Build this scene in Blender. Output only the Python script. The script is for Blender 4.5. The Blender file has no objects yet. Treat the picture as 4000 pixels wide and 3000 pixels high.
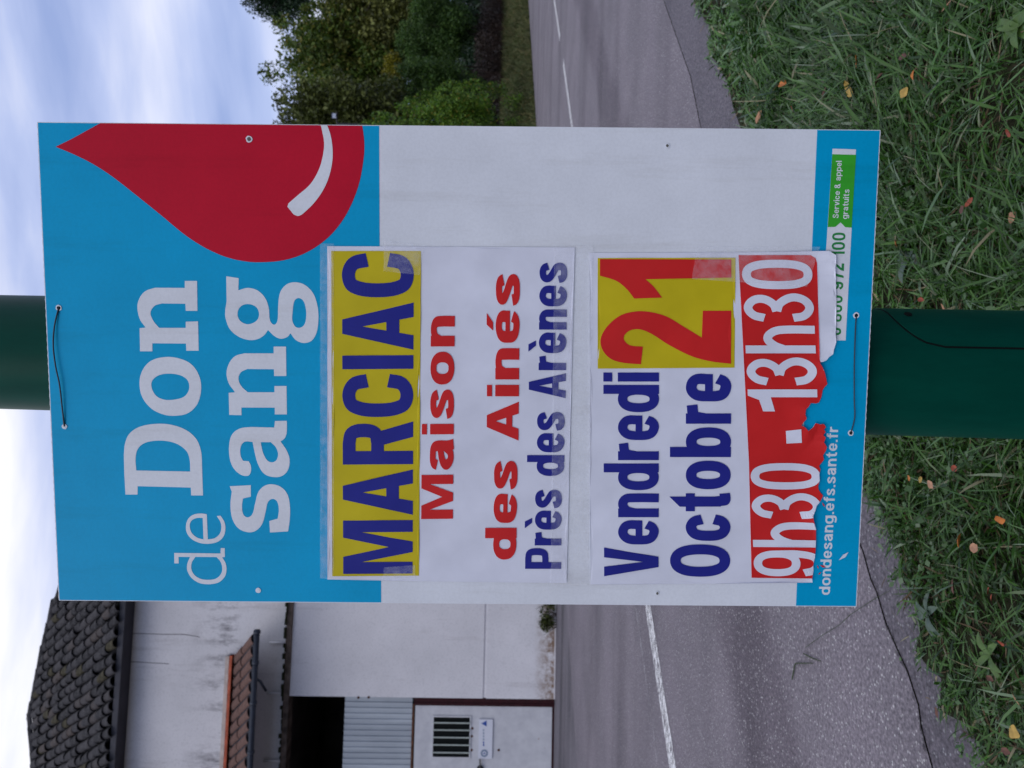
import bpy, math, random
import numpy as np
from mathutils import Vector, Matrix
from mathutils.geometry import delaunay_2d_cdt

# ------------------------------------------------------------------ camera
H_CAM = 1.3            # metres above the road
F = 3004.0             # focal length in photograph pixels (4000 x 3000, phone held upright)
PITCH = math.radians(-1.3)
ROLL = 0.0225
FWD = np.array([0, math.cos(PITCH), math.sin(PITCH)])
UP0 = np.array([0, -math.sin(PITCH), math.cos(PITCH)])
RT0 = np.array([1.0, 0, 0])
RT = RT0 * math.cos(ROLL) + UP0 * math.sin(ROLL)     # the phone's own right
UPV = UP0 * math.cos(ROLL) - RT0 * math.sin(ROLL)    # the phone's own up
CAM = np.array([0, 0, H_CAM])

scene = bpy.context.scene
col = scene.collection
cam_data = bpy.data.cameras.new('camera')
cam = bpy.data.objects.new('camera', cam_data)
col.objects.link(cam)
# the picture is stored lying on its side: picture right = down, picture top = right
R_, U_, B_ = -UPV, RT, -FWD
cam.matrix_world = Matrix(((R_[0], U_[0], B_[0], 0), (R_[1], U_[1], B_[1], 0), (R_[2], U_[2], B_[2], H_CAM), (0, 0, 0, 1)))
cam_data.sensor_width = 36.0
cam_data.sensor_fit = 'HORIZONTAL'
cam_data.lens = 36.0 * F / 4000.0
cam_data.clip_start = 0.05
cam_data.clip_end = 2000
cam_data.dof.use_dof = True
cam_data.dof.focus_distance = 1.0
cam_data.dof.aperture_fstop = 11.0
scene.camera = cam

# ------------------------------------------------------------------ sky
SUN_EL, SUN_AZ = math.radians(38), math.radians(215)    # azimuth clockwise from +Y
world = bpy.data.worlds.new('World')
scene.world = world
world.use_nodes = True
wn, wl = world.node_tree.nodes, world.node_tree.links
wn.clear()
w_out = wn.new('ShaderNodeOutputWorld')
w_bg = wn.new('ShaderNodeBackground')
w_bg.inputs['Strength'].default_value = 0.1
sky = wn.new('ShaderNodeTexSky')
sky.sky_type = 'NISHITA'
sky.sun_disc = False
sky.sun_elevation = SUN_EL
sky.sun_rotation = SUN_AZ
tc = wn.new('ShaderNodeTexCoord')
mp = wn.new('ShaderNodeMapping')
mp.inputs['Scale'].default_value = (0.9, 0.9, 4.4)
mp.inputs['Location'].default_value = (0.35, 1.7, 0.12)
wl.new(tc.outputs['Generated'], mp.inputs['Vector'])
nz = wn.new('ShaderNodeTexNoise')
nz.inputs['Scale'].default_value = 1.9
nz.inputs['Detail'].default_value = 7
nz.inputs['Roughness'].default_value = 0.5
nz.inputs['Distortion'].default_value = 0.15
wl.new(mp.outputs['Vector'], nz.inputs['Vector'])
cr = wn.new('ShaderNodeValToRGB')
els = cr.color_ramp.elements
els[0].position, els[0].color = 0.34, (0.36, 0.46, 0.78, 1)
els[1].position, els[1].color = 0.64, (1.12, 1.12, 1.15, 1)
e2 = els.new(0.45); e2.color = (0.55, 0.64, 0.94, 1)
e3 = els.new(0.54); e3.color = (0.80, 0.85, 1.05, 1)
sxyz = wn.new('ShaderNodeSeparateXYZ'); wl.new(tc.outputs['Generated'], sxyz.inputs[0])
el_ = wn.new('ShaderNodeMath'); el_.operation = 'MULTIPLY_ADD'; el_.inputs[1].default_value = 0.42; el_.inputs[2].default_value = -0.205
wl.new(sxyz.outputs['Z'], el_.inputs[0])
sm_ = wn.new('ShaderNodeMath'); sm_.operation = 'ADD'
wl.new(nz.outputs['Fac'], sm_.inputs[0]); wl.new(el_.outputs[0], sm_.inputs[1])
wl.new(sm_.outputs[0], cr.inputs['Fac'])
cm = wn.new('ShaderNodeMix'); cm.data_type = 'RGBA'; cm.blend_type = 'MULTIPLY'
cm.inputs[0].default_value = 1.0
wl.new(cr.outputs['Color'], cm.inputs[6])
cm.inputs[7].default_value = (8.2, 8.2, 8.4, 1)
mx = wn.new('ShaderNodeMix'); mx.data_type = 'RGBA'
mx.inputs[0].default_value = 0.88
wl.new(sky.outputs['Color'], mx.inputs[6])
wl.new(cm.outputs[2], mx.inputs[7])
wl.new(mx.outputs[2], w_bg.inputs['Color'])
wl.new(w_bg.outputs['Background'], w_out.inputs['Surface'])

sun_data = bpy.data.lights.new('sun', 'SUN')
sun_data.energy = 0.55
sun_data.angle = math.radians(30)
sun_data.color = (1.0, 0.95, 0.9)
sun = bpy.data.objects.new('sun', sun_data)
col.objects.link(sun)
sd = Vector((math.sin(SUN_AZ) * math.cos(SUN_EL), math.cos(SUN_AZ) * math.cos(SUN_EL), math.sin(SUN_EL)))
sun.rotation_euler = sd.to_track_quat('Z', 'Y').to_euler()

vs = scene.view_settings
vs.view_transform = 'Standard'
vs.look = 'None'
vs.gamma = 1.0
vs.exposure = 0.28
vs.use_curve_mapping = False
scene.cycles.max_bounces = 8
scene.cycles.transparent_max_bounces = 12

# ------------------------------------------------------------------ pixel helpers (a pixel gives a direction only)
def ray(px, py):
    d = FWD * F + RT * (1500 - py) + UPV * (2000 - px)
    return d / np.linalg.norm(d)
def on_plane(px, py, p0, n):
    d = ray(px, py)
    t = np.dot(np.asarray(p0) - CAM, n) / np.dot(d, n)
    return CAM + d * t
def ground(px, py, z=0.0):
    return on_plane(px, py, (0, 0, z), np.array([0, 0, 1.0]))
def at_depth(px, py, y):
    return on_plane(px, py, (0, y, 0), np.array([0, 1.0, 0]))

rng = np.random.default_rng(7)
random.seed(7)

# ------------------------------------------------------------------ materials
def new_mat(name, color=(0.5, 0.5, 0.5), rough=0.6, spec=0.4, metal=0.0):
    m = bpy.data.materials.new(name)
    m.use_nodes = True
    b = m.node_tree.nodes['Principled BSDF']
    b.inputs['Base Color'].default_value = (*color, 1)
    b.inputs['Roughness'].default_value = rough
    b.inputs['Specular IOR Level'].default_value = spec
    b.inputs['Metallic'].default_value = metal
    return m, m.node_tree.nodes, m.node_tree.links, b
def add_noise(nodes, links, scale, detail=5, rough=0.55, vec=None, stretch=None, obj=True, rot=0.0):
    t = nodes.new('ShaderNodeTexCoord')
    src = t.outputs['Object'] if obj else t.outputs['Generated']
    if stretch or rot:
        mpn = nodes.new('ShaderNodeMapping')
        if stretch: mpn.inputs['Scale'].default_value = stretch
        mpn.inputs['Rotation'].default_value = (0, 0, rot)
        links.new(src, mpn.inputs['Vector']); src = mpn.outputs['Vector']
    n = nodes.new('ShaderNodeTexNoise')
    n.inputs['Scale'].default_value = scale
    n.inputs['Detail'].default_value = detail
    n.inputs['Roughness'].default_value = rough
    links.new(src, n.inputs['Vector'])
    return n
def ramp(nodes, links, fac, stops):
    r = nodes.new('ShaderNodeValToRGB')
    e = r.color_ramp.elements
    while len(e) < len(stops): e.new(0.5)
    for i, (p, c) in enumerate(stops):
        e[i].position = p
        e[i].color = (*c, 1) if len(c) == 3 else c
    links.new(fac, r.inputs['Fac'])
    return r
def mixc(nodes, links, fac, a, b, mode='MIX'):
    m = nodes.new('ShaderNodeMix'); m.data_type = 'RGBA'; m.blend_type = mode
    if isinstance(fac, (int, float)): m.inputs[0].default_value = fac
    else: links.new(fac, m.inputs[0])
    for sock, v in ((m.inputs[6], a), (m.inputs[7], b)):
        if isinstance(v, tuple): sock.default_value = (*v, 1)
        else: links.new(v, sock)
    return m.outputs[2]
def bump(nodes, links, b, height, strength=0.3, dist=0.01):
    n = nodes.new('ShaderNodeBump')
    n.inputs['Strength'].default_value = strength
    n.inputs['Distance'].default_value = dist
    links.new(height, n.inputs['Height'])
    links.new(n.outputs['Normal'], b.inputs['Normal'])

def speckle_mat(name, color, rough=0.5, spec=0.4, var=0.12, scale=20, bs=0.0, bscale=60, bdist=0.002):
    m, n, l, b = new_mat(name, color, rough, spec)
    nn = add_noise(n, l, scale, 6)
    lo = tuple(c * (1 - var) for c in color); hi = tuple(min(1, c * (1 + var)) for c in color)
    r = ramp(n, l, nn.outputs['Fac'], [(0.3, lo), (0.7, hi)])
    l.new(r.outputs['Color'], b.inputs['Base Color'])
    if bs:
        n2 = add_noise(n, l, bscale, 4)
        bump(n, l, b, n2.outputs['Fac'], bs, bdist)
    return m
def foliage_mat(name, stops, rough=0.5, spec=0.35, trans=0.25):
    m, n, l, b = new_mat(name, stops[0][1], rough, spec)
    g = n.new('ShaderNodeNewGeometry')
    r = ramp(n, l, g.outputs['Random Per Island'], stops)
    big = add_noise(n, l, 0.55, 3)
    rb = ramp(n, l, big.outputs['Fac'], [(0.32, (0.62, 0.62, 0.62)), (0.68, (1.25, 1.25, 1.25))])
    c = mixc(n, l, 1.0, r.outputs['Color'], rb.outputs['Color'], 'MULTIPLY')
    l.new(c, b.inputs['Base Color'])
    t = n.new('ShaderNodeBsdfTranslucent')
    l.new(c, t.inputs['Color'])
    ms = n.new('ShaderNodeMixShader'); ms.inputs[0].default_value = trans
    out = n['Material Output']
    l.new(b.outputs[0], ms.inputs[1]); l.new(t.outputs[0], ms.inputs[2]); l.new(ms.outputs[0], out.inputs['Surface'])
    return m

M = {}
# printed plastic board
def board_print(name, color, rough=0.42):
    m, n, l, b = new_mat(name, color, rough, 0.12)
    nn = add_noise(n, l, 9, 6, 0.6)
    r = ramp(n, l, nn.outputs['Fac'], [(0.3, tuple(c * 0.93 for c in color)), (0.7, tuple(min(1, c * 1.05) for c in color))])
    dn = add_noise(n, l, 260, 3, 0.6)
    d = ramp(n, l, dn.outputs['Fac'], [(0.35, (0.955, 0.955, 0.955)), (0.6, (1.0, 1.0, 1.0))])
    run = add_noise(n, l, 5, 7, 0.7, stretch=(6, 0.5, 1))
    dr = ramp(n, l, run.outputs['Fac'], [(0.30, (0.90, 0.89, 0.87)), (0.47, (1, 1, 1))])
    grime = mixc(n, l, 1.0, d.outputs['Color'], dr.outputs['Color'], 'MULTIPLY')
    l.new(mixc(n, l, 1.0, r.outputs['Color'], grime, 'MULTIPLY'), b.inputs['Base Color'])
    w = n.new('ShaderNodeTexWave'); w.inputs['Scale'].default_value = 70; w.inputs['Distortion'].default_value = 0.4
    t = n.new('ShaderNodeTexCoord'); l.new(t.outputs['Object'], w.inputs['Vector'])
    bump(n, l, b, w.outputs['Fac'], 0.05, 0.0004)
    return m
M['board_white'] = board_print('board_white_print', (0.78, 0.80, 0.84))
M['board_blue'] = board_print('board_blue_print', (0.0, 0.37, 0.66))
M['board_red'] = board_print('board_red_print', (0.56, 0.006, 0.028))
M['board_green'] = board_print('board_green_print', (0.05, 0.42, 0.035))
M['ink_green'] = board_print('ink_dark_green', (0.03, 0.26, 0.07))
def paper_mat(name, color, rough=0.5):
    m, n, l, b = new_mat(name, color, rough, 0.16)
    nn = add_noise(n, l, 14, 6, 0.55)
    r = ramp(n, l, nn.outputs['Fac'], [(0.3, tuple(c * 0.90 for c in color)), (0.72, tuple(min(1, c * 1.05) for c in color))])
    l.new(r.outputs['Color'], b.inputs['Base Color'])
    n2 = add_noise(n, l, 9, 3, 0.5, stretch=(1.0, 1.0, 2.2))
    bump(n, l, b, n2.outputs['Fac'], 0.35, 0.005)
    return m
M['paper'] = paper_mat('notice_paper', (0.77, 0.78, 0.87))
M['paper_yellow'] = paper_mat('paper_yellow_ink', (0.62, 0.50, 0.012))
M['paper_red'] = paper_mat('paper_red_ink', (0.66, 0.022, 0.022))
M['paper_navy'] = paper_mat('paper_navy_ink', (0.020, 0.024, 0.25))
m, n, l, b = new_mat('clear_tape', (0.95, 0.96, 1.0), 0.16, 0.6)
tr = n.new('ShaderNodeBsdfTransparent'); ms = n.new('ShaderNodeMixShader')
nn = add_noise(n, l, 60, 4, 0.7, stretch=(1, 1, 0.35))
rr = ramp(n, l, nn.outputs['Fac'], [(0.35, (0.05,) * 3), (0.72, (0.24,) * 3)])
n3 = add_noise(n, l, 45, 3, 0.5, stretch=(3, 1, 1)); bump(n, l, b, n3.outputs['Fac'], 0.5, 0.003)
l.new(rr.outputs['Color'], ms.inputs[0]); l.new(tr.outputs[0], ms.inputs[1]); l.new(b.outputs[0], ms.inputs[2])
l.new(ms.outputs[0], n['Material Output'].inputs['Surface']); M['tape'] = m

M['post_green'] = None
m, n, l, b = new_mat('post_green_paint', (0.0, 0.06, 0.04), 0.45, 0.09)
n1 = add_noise(n, l, 9, 8, 0.7, stretch=(1, 1, 0.25)); n2_ = add_noise(n, l, 70, 6, 0.75); n3 = add_noise(n, l, 16, 8, 0.8)
c = ramp(n, l, n1.outputs['Fac'], [(0.3, (0.0, 0.040, 0.027)), (0.7, (0.001, 0.070, 0.046))]).outputs['Color']
c = mixc(n, l, ramp(n, l, n2_.outputs['Fac'], [(0.70, (0, 0, 0)), (0.78, (0.6, 0.6, 0.6))]).outputs['Color'], c, (0.03, 0.085, 0.065))
c = mixc(n, l, ramp(n, l, n3.outputs['Fac'], [(0.70, (0, 0, 0)), (0.75, (1, 1, 1))]).outputs['Color'], c, (0.012, 0.02, 0.016))
l.new(c, b.inputs['Base Color']); bump(n, l, b, n2_.outputs['Fac'], 0.12, 0.001); M['post_green'] = m
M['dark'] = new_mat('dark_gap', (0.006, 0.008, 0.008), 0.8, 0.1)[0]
M['wire'] = new_mat('tie_wire_metal', (0.05, 0.055, 0.07), 0.45, 0.5, 0.6)[0]

# asphalt
def asphalt(name, base, speck, rot, lo=0.76, dark_band=None):
    m, n, l, b = new_mat(name, base, 0.72, 0.35)
    t = n.new('ShaderNodeTexCoord')
    v = n.new('ShaderNodeTexVoronoi'); v.inputs['Scale'].default_value = 90
    l.new(t.outputs['Object'], v.inputs['Vector'])
    big = add_noise(n, l, 0.9, 7, 0.6)
    streak = add_noise(n, l, 0.9, 5, 0.5, stretch=(0.10, 1.0, 1), rot=rot)
    fine = add_noise(n, l, 70, 4, 0.65)
    c = mixc(n, l, 1.0, tuple(base), ramp(n, l, streak.outputs['Fac'], [(0.36, (lo, lo * .985, lo * 1.01)), (0.5, (1, 1, 1)), (0.68, (1.10, 1.09, 1.10))]).outputs['Color'], 'MULTIPLY')
    c = mixc(n, l, 1.0, c, ramp(n, l, big.outputs['Fac'], [(0.3, (0.8, 0.8, 0.8)), (0.7, (1.15, 1.13, 1.12))]).outputs['Color'], 'MULTIPLY')
    c = mixc(n, l, 1.0, c, ramp(n, l, fine.outputs['Fac'], [(0.32, (0.42, 0.42, 0.43)), (0.55, (1, 1, 1)), (0.74, (1.7, 1.66, 1.62))]).outputs['Color'], 'MULTIPLY')
    if dark_band:                                                  # worn tyre band along the lane, ragged edges
        vd = n.new('ShaderNodeVectorMath'); vd.operation = 'DOT_PRODUCT'; vd.inputs[1].default_value = tuple(ND)
        l.new(t.outputs['Object'], vd.inputs[0])
        wob = add_noise(n, l, 1.1, 6, 0.6, stretch=(0.25, 1, 1), rot=rot)
        ad = n.new('ShaderNodeMath'); ad.operation = 'MULTIPLY_ADD'; ad.inputs[1].default_value = 0.9; ad.inputs[2].default_value = -0.45 - dark_band[0]
        l.new(wob.outputs['Fac'], ad.inputs[0])
        sm = n.new('ShaderNodeMath'); l.new(vd.outputs['Value'], sm.inputs[0]); l.new(ad.outputs[0], sm.inputs[1])
        ab = n.new('ShaderNodeMath'); ab.operation = 'ABSOLUTE'; l.new(sm.outputs[0], ab.inputs[0])
        bd = ramp(n, l, ab.outputs[0], [(dark_band[1] * .6, (0.70, 0.67, 0.70)), (dark_band[1] * 1.1, (1, 1, 1))])
        c = mixc(n, l, 1.0, c, bd.outputs['Color'], 'MULTIPLY')
    sp = ramp(n, l, v.outputs['Color'], [(0.66, (0, 0, 0)), (0.86, (1, 1, 1))])
    edge = ramp(n, l, v.outputs['Distance'], [(0.25, (1, 1, 1)), (0.5, (0, 0, 0))])
    f = mixc(n, l, 1.0, sp.outputs['Color'], edge.outputs['Color'], 'MULTIPLY')
    c = mixc(n, l, f, c, speck)
    l.new(c, b.inputs['Base Color'])
    bump(n, l, b, v.outputs['Distance'], 0.5, 0.006)
    return m

# ------------------------------------------------------------------ mesh helpers
def link_mesh(name, verts, faces, mat, parent=None, smooth=False, label=None, cat=None, group=None, kind=None, origin=None):
    me = bpy.data.meshes.new(name)
    v = np.asarray(verts, dtype=float)
    if origin is not None: v = v - np.asarray(origin)
    me.from_pydata(v.tolist(), [], faces)
    me.materials.append(mat)
    if smooth: me.polygons.foreach_set('use_smooth', [True] * len(me.polygons))
    me.update()
    o = bpy.data.objects.new(name, me)
    col.objects.link(o)
    if origin is not None: o.location = Vector(origin)
    if parent is not None: o.parent = parent
    tag(o, label, cat, group, kind)
    return o
def tag(o, label=None, cat=None, group=None, kind=None):
    if label: o['label'] = label
    if cat: o['category'] = cat
    if group: o['group'] = group
    if kind: o['kind'] = kind
    return o
def empty(name, label, cat, group=None):
    o = bpy.data.objects.new(name, None)
    col.objects.link(o)
    o.empty_display_size = 0.1
    return tag(o, label, cat, group)
def big_mesh(name, verts, quads, mat, parent=None, **kw):
    """quads: (n,4) or (n,3) int array, fast path"""
    me = bpy.data.meshes.new(name)
    nv, nf, k = len(verts), len(quads), quads.shape[1]
    me.vertices.add(nv); me.vertices.foreach_set('co', np.asarray(verts, dtype=np.float32).ravel())
    me.loops.add(nf * k); me.loops.foreach_set('vertex_index', quads.astype(np.int32).ravel())
    me.polygons.add(nf)
    me.polygons.foreach_set('loop_start', np.arange(0, nf * k, k, dtype=np.int32))
    me.update(calc_edges=True); me.validate()
    me.materials.append(mat)
    o = bpy.data.objects.new(name, me)
    col.objects.link(o)
    if parent is not None: o.parent = parent
    return tag(o, **kw)
BOXF = [(0, 3, 2, 1), (4, 5, 6, 7), (0, 1, 5, 4), (1, 2, 6, 5), (2, 3, 7, 6), (3, 0, 4, 7)]
def box_pts(o, a, b, c):
    """box from corner o spanned by the vectors a, b, c"""
    o, a, b, c = map(np.asarray, (o, a, b, c))
    v = [o, o + a, o + a + b, o + b]
    return [p for p in v] + [p + c for p in v]
def tube(points, radii, sides=8, cap=True):
    P = [np.asarray(p, float) for p in points]
    if isinstance(radii, (int, float)): radii = [radii] * len(P)
    verts, faces = [], []
    prev = None
    for i, p in enumerate(P):
        d = P[min(i + 1, len(P) - 1)] - P[max(i - 1, 0)]
        d = d / (np.linalg.norm(d) + 1e-12)
        if prev is None:
            a = np.cross(d, [0, 0, 1.0]) if abs(d[2]) < 0.95 else np.cross(d, [1.0, 0, 0])
        else:
            a = prev - d * np.dot(prev, d)
        a = a / np.linalg.norm(a); prev = a
        bb = np.cross(d, a)
        for k in range(sides):
            th = 2 * math.pi * k / sides
            verts.append(p + radii[i] * (a * math.cos(th) + bb * math.sin(th)))
    for i in range(len(P) - 1):
        for k in range(sides):
            k2 = (k + 1) % sides
            faces.append((i * sides + k, i * sides + k2, (i + 1) * sides + k2, (i + 1) * sides + k))
    if cap:
        faces.append(tuple(range(sides - 1, -1, -1)))
        faces.append(tuple(range((len(P) - 1) * sides, len(P) * sides)))
    return verts, faces
def join(parts):
    V, Fc = [], []
    for v, f in parts:
        o = len(V); V += list(v); Fc += [tuple(i + o for i in ff) for ff in f]
    return V, Fc

def smooth_path(nodes, closed=True, step=6):
    """nodes: (x, y, smooth) -> polyline; smooth nodes get Catmull-Rom tangents, the others are corners"""
    n = len(nodes)
    P = np.array([(a[0], a[1]) for a in nodes], float)
    S = [len(a) > 2 and bool(a[2]) for a in nodes]
    out = []
    for i in range(n if closed else n - 1):
        j = (i + 1) % n
        if not S[i] and not S[j]:
            out.append(P[i]); continue
        chord = P[j] - P[i]
        def tan(k):
            a, b_ = P[(k - 1) % n], P[(k + 1) % n]
            if not closed and (k == 0 or k == n - 1): return chord
            t = b_ - a
            L = np.linalg.norm(t)
            return t / (L + 1e-9) * np.linalg.norm(chord)
        t0 = tan(i) if S[i] else None
        t1 = tan(j) if S[j] else None
        if t0 is None: t0 = 2 * chord - t1 if False else chord
        if t1 is None: t1 = chord
        for k in range(step):
            u = k / step
            h00 = 2*u**3 - 3*u**2 + 1; h10 = u**3 - 2*u**2 + u
            h01 = -2*u**3 + 3*u**2; h11 = u**3 - u**2
            out.append(h00 * P[i] + h10 * t0 + h01 * P[j] + h11 * t1)
    if not closed: out.append(P[-1])
    return np.array(out)
def pip(poly, pts):
    x, y = pts[:, 0], pts[:, 1]
    ins = np.zeros(len(pts), bool)
    n = len(poly); j = n - 1
    for i in range(n):
        xi, yi = poly[i]; xj, yj = poly[j]
        if yi != yj:
            c = ((yi > y) != (yj > y)) & (x < (xj - xi) * (y - yi) / (yj - yi) + xi)
            ins ^= c
        j = i
    return ins
def fill(polys, holes=(), clip=None, grid=0):
    """union of polygons minus holes, optionally clipped; returns 2D verts, tris"""
    V, E = [], []
    for p in list(polys) + list(holes) + ([clip] if clip is not None else []):
        o = len(V); k = len(p)
        V += [Vector((float(a[0]), float(a[1]))) for a in p]
        E += [(o + i, o + (i + 1) % k) for i in range(k)]
    if grid:
        A_all = np.concatenate([np.asarray(p) for p in polys]); lo, hi = A_all.min(0), A_all.max(0)
        gx, gy = np.meshgrid(np.arange(math.floor(lo[0] / grid) * grid, hi[0], grid), np.arange(math.floor(lo[1] / grid) * grid, hi[1], grid))
        V += [Vector((float(a), float(b_))) for a, b_ in zip(gx.ravel(), gy.ravel())]
    vo, eo, fo, *_ = delaunay_2d_cdt(V, E, [], 0, 1e-5)
    vo = np.array([(a[0], a[1]) for a in vo])
    fo = np.array([f for f in fo if len(f) == 3], int)
    c = vo[fo].mean(axis=1)
    keep = np.zeros(len(fo), bool)
    for p in polys: keep |= pip(np.asarray(p), c)
    for p in holes: keep &= ~pip(np.asarray(p), c)
    if clip is not None: keep &= pip(np.asarray(clip), c)
    fo = fo[keep]
    a, b_, cc = vo[fo[:, 0]], vo[fo[:, 1]], vo[fo[:, 2]]
    cr_ = (b_[:, 0]-a[:, 0])*(cc[:, 1]-a[:, 1]) - (b_[:, 1]-a[:, 1])*(cc[:, 0]-a[:, 0])
    fo[cr_ < 0] = fo[cr_ < 0][:, ::-1]
    used = np.unique(fo); remap = np.zeros(len(vo), int); remap[used] = np.arange(len(used))
    return vo[used], remap[fo]

# ================================================================== ROAD FRAME
A0, A1 = ground(2631, 3000), ground(2167, 0)
UD = (A1 - A0); UD[2] = 0; UD /= np.linalg.norm(UD)           # along the road, away to the right
ND = np.array([-UD[1], UD[0], 0])                              # across, towards the far side
def rc(p): return float(np.dot(p - A0, UD)), float(np.dot(p - A0, ND))
def rp(u, v, z=0.0): return A0 * np.array([1, 1, 0]) + UD * u + ND * v + np.array([0, 0, z])
ROT = -math.atan2(UD[1], UD[0])
far_v = np.mean([rc(ground(2062, 0))[1], rc(ground(2097, 488))[1]])
near_pts = [(2700, -160), (2715, 0), (2740, 50), (2785, 109), (2780, 214), (2820, 259), (2855, 338), (2870, 413), (2899, 492),
            (2960, 700), (3060, 1000), (3150, 1300), (3260, 1600), (3372, 1894), (3470, 2000), (3482, 2078), (3536, 2163), (3542, 2271), (3597, 2350),
            (3609, 2470), (3591, 2542), (3639, 2603), (3693, 2651), (3687, 2778), (3802, 2832), (3868, 2989), (3960, 3150)]
verge_edge = [ground(*p) for p in near_pts]
joint_px = [(2560, -120), (2591, 0), (2696, 298), (2735, 492), (2830, 800), (2960, 1200), (3150, 1700), (3290, 1980), (3368, 2151), (3398, 2259), (3422, 2313),
            (3458, 2434), (3500, 2530), (3542, 2621), (3585, 2753), (3597, 2844), (3640, 3000), (3700, 3200)]
joint = [ground(*p) for p in joint_px]

DBV = [float(np.dot(ground(x, 249), ND)) for x in (2300, 2397)]
M['asphalt'] = asphalt('asphalt_road', (0.172, 0.154, 0.180), (0.46, 0.45, 0.46), ROT, 0.72, (sum(DBV) / 2, abs(DBV[0] - DBV[1]) / 2))
M['asphalt_dark'] = asphalt('asphalt_shoulder', (0.115, 0.104, 0.126), (0.25, 0.25, 0.27), ROT)
M['forecourt'] = asphalt('forecourt_tarmac', (0.145, 0.134, 0.156), (0.26, 0.26, 0.26), math.radians(-5), 0.5)
M['soil'] = speckle_mat('soil', (0.022, 0.024, 0.012), 0.95, 0.1, 0.5, 9, 0.8, 40, 0.02)
M['meadow'] = speckle_mat('meadow_ground', (0.045, 0.062, 0.018), 0.95, 0.1, 0.45, 1.3, 0.8, 18, 0.05)

# ground under everything
g = 600
link_mesh('ground', [(-g, -g, -0.03), (g, -g, -0.03), (g, g, -0.03), (-g, g, -0.03)], [(0, 1, 2, 3)], M['meadow'], kind='structure')
# verge soil: everything on the near side of the joint
ext = [rp(-60, -1.2), rp(-25, rc(joint[-1])[1] - 0.0)]
jl = [rp(90, rc(joint[0])[1] + 0.0)] + joint + [rp(-40, rc(joint[-1])[1])]
def strip_sheet(name, left, right, z, mat, **kw):
    V = []
    for a, b_ in zip(left, right):
        V.append((a[0], a[1], z)); V.append((b_[0], b_[1], z))
    Fc = [(2*i, 2*i+1, 2*i+3, 2*i+2) for i in range(len(left) - 1)]
    return link_mesh(name, V, Fc, mat, **kw)
# carriageway
rj = random.Random(4)
jw = [0.0005] * len(jl)
jl_road = [p + ND * w for p, w in zip(jl, jw)]
far = [rp(rc(p)[0], far_v) for p in jl]
road = strip_sheet('road', far, jl_road, 0.0, M['asphalt'], kind='structure')
# shoulder between the joint and the verge (runs in under the grass)
jl_sh = [p - ND * w for p, w in zip(jl, jw)]
sh_in = [p - ND * (1.6 + 0.0) for p in jl]
strip_sheet('road_shoulder', jl_sh, sh_in, -0.004, M['asphalt_dark'], kind='structure')
# verge soil sheet
ve = [rp(90, rc(verge_edge[0])[1])] + verge_edge + [rp(-40, rc(verge_edge[-1])[1] - 0.3)]
vin = [p - ND * 40 for p in ve]
strip_sheet('verge', ve, vin, 0.012, M['soil'], kind='structure')

m, n, l, b = new_mat('tar_crack', (0.035, 0.032, 0.036), 0.85, 0.2)
nn = add_noise(n, l, 12, 6, 0.7); tr = n.new('ShaderNodeBsdfTransparent'); ms = n.new('ShaderNodeMixShader')
rr = ramp(n, l, nn.outputs['Fac'], [(0.44, (0, 0, 0)), (0.60, (0.75, 0.75, 0.75))])
l.new(rr.outputs['Color'], ms.inputs[0]); l.new(tr.outputs[0], ms.inputs[1]); l.new(b.outputs[0], ms.inputs[2])
l.new(ms.outputs[0], n['Material Output'].inputs['Surface']); M['tar'] = m
cp = []
for a, b2 in zip(jl[10:], jl[11:]):
    for q in range(5): cp.append(a + (b2 - a) * q / 5 + ND * rj.uniform(-.008, .008))
V = []
for p in cp:
    w = rj.uniform(.0015, .0075); V += [p - ND * w + np.array([0, 0, .003]), p + ND * w + np.array([0, 0, .003])]
link_mesh('tar_joint', V, [(2*i, 2*i+2, 2*i+3, 2*i+1) for i in range(len(cp) - 1)], M['tar'], parent=road)
# painted centre line: solid on the left, dashes to the right
m, n, l, b = new_mat('road_paint', (0.72, 0.72, 0.74), 0.6, 0.4)
nn = add_noise(n, l, 26, 7, 0.72, stretch=(0.5, 1.6, 1), rot=ROT)
tr = n.new('ShaderNodeBsdfTransparent'); ms = n.new('ShaderNodeMixShader')
rr = ramp(n, l, nn.outputs['Fac'], [(0.46, (0, 0, 0)), (0.51, (1, 1, 1))])
l.new(rr.outputs['Color'], ms.inputs[0]); l.new(tr.outputs[0], ms.inputs[1]); l.new(b.outputs[0], ms.inputs[2])
l.new(ms.outputs[0], n['Material Output'].inputs['Surface']); M['paint'] = m
m, n, l, b = new_mat('road_paint_faded', (0.5, 0.5, 0.53), 0.65, 0.3)
nn = add_noise(n, l, 14, 7, 0.7, stretch=(0.3, 1.6, 1), rot=ROT)
tr = n.new('ShaderNodeBsdfTransparent'); ms = n.new('ShaderNodeMixShader')
rr = ramp(n, l, nn.outputs['Fac'], [(0.48, (0, 0, 0)), (0.68, (0.55, 0.55, 0.55))])
l.new(rr.outputs['Color'], ms.inputs[0]); l.new(tr.outputs[0], ms.inputs[1]); l.new(b.outputs[0], ms.inputs[2])
l.new(ms.outputs[0], n['Material Output'].inputs['Surface']); M['paint_faded'] = m
def line_seg(name, u0, u1, v, w, mat, v2=None):
    v2 = v if v2 is None else v2
    N = 12; V = []
    for i in range(N + 1):
        t = i / N; u = u0 + (u1 - u0) * t; vv = v + (v2 - v) * t
        V += [rp(u, vv - w / 2, 0.004), rp(u, vv + w / 2, 0.004)]
    return link_mesh(name, V, [(2*i, 2*i+2, 2*i+3, 2*i+1) for i in range(N)], mat, parent=road)
uL = rc(ground(2533, 2372)); uR = rc(ground(2234, 495))
line_seg('centre_line', -14, (uL[0] + 0.6), 0.0, 0.19, M['paint'], uL[1])
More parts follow.
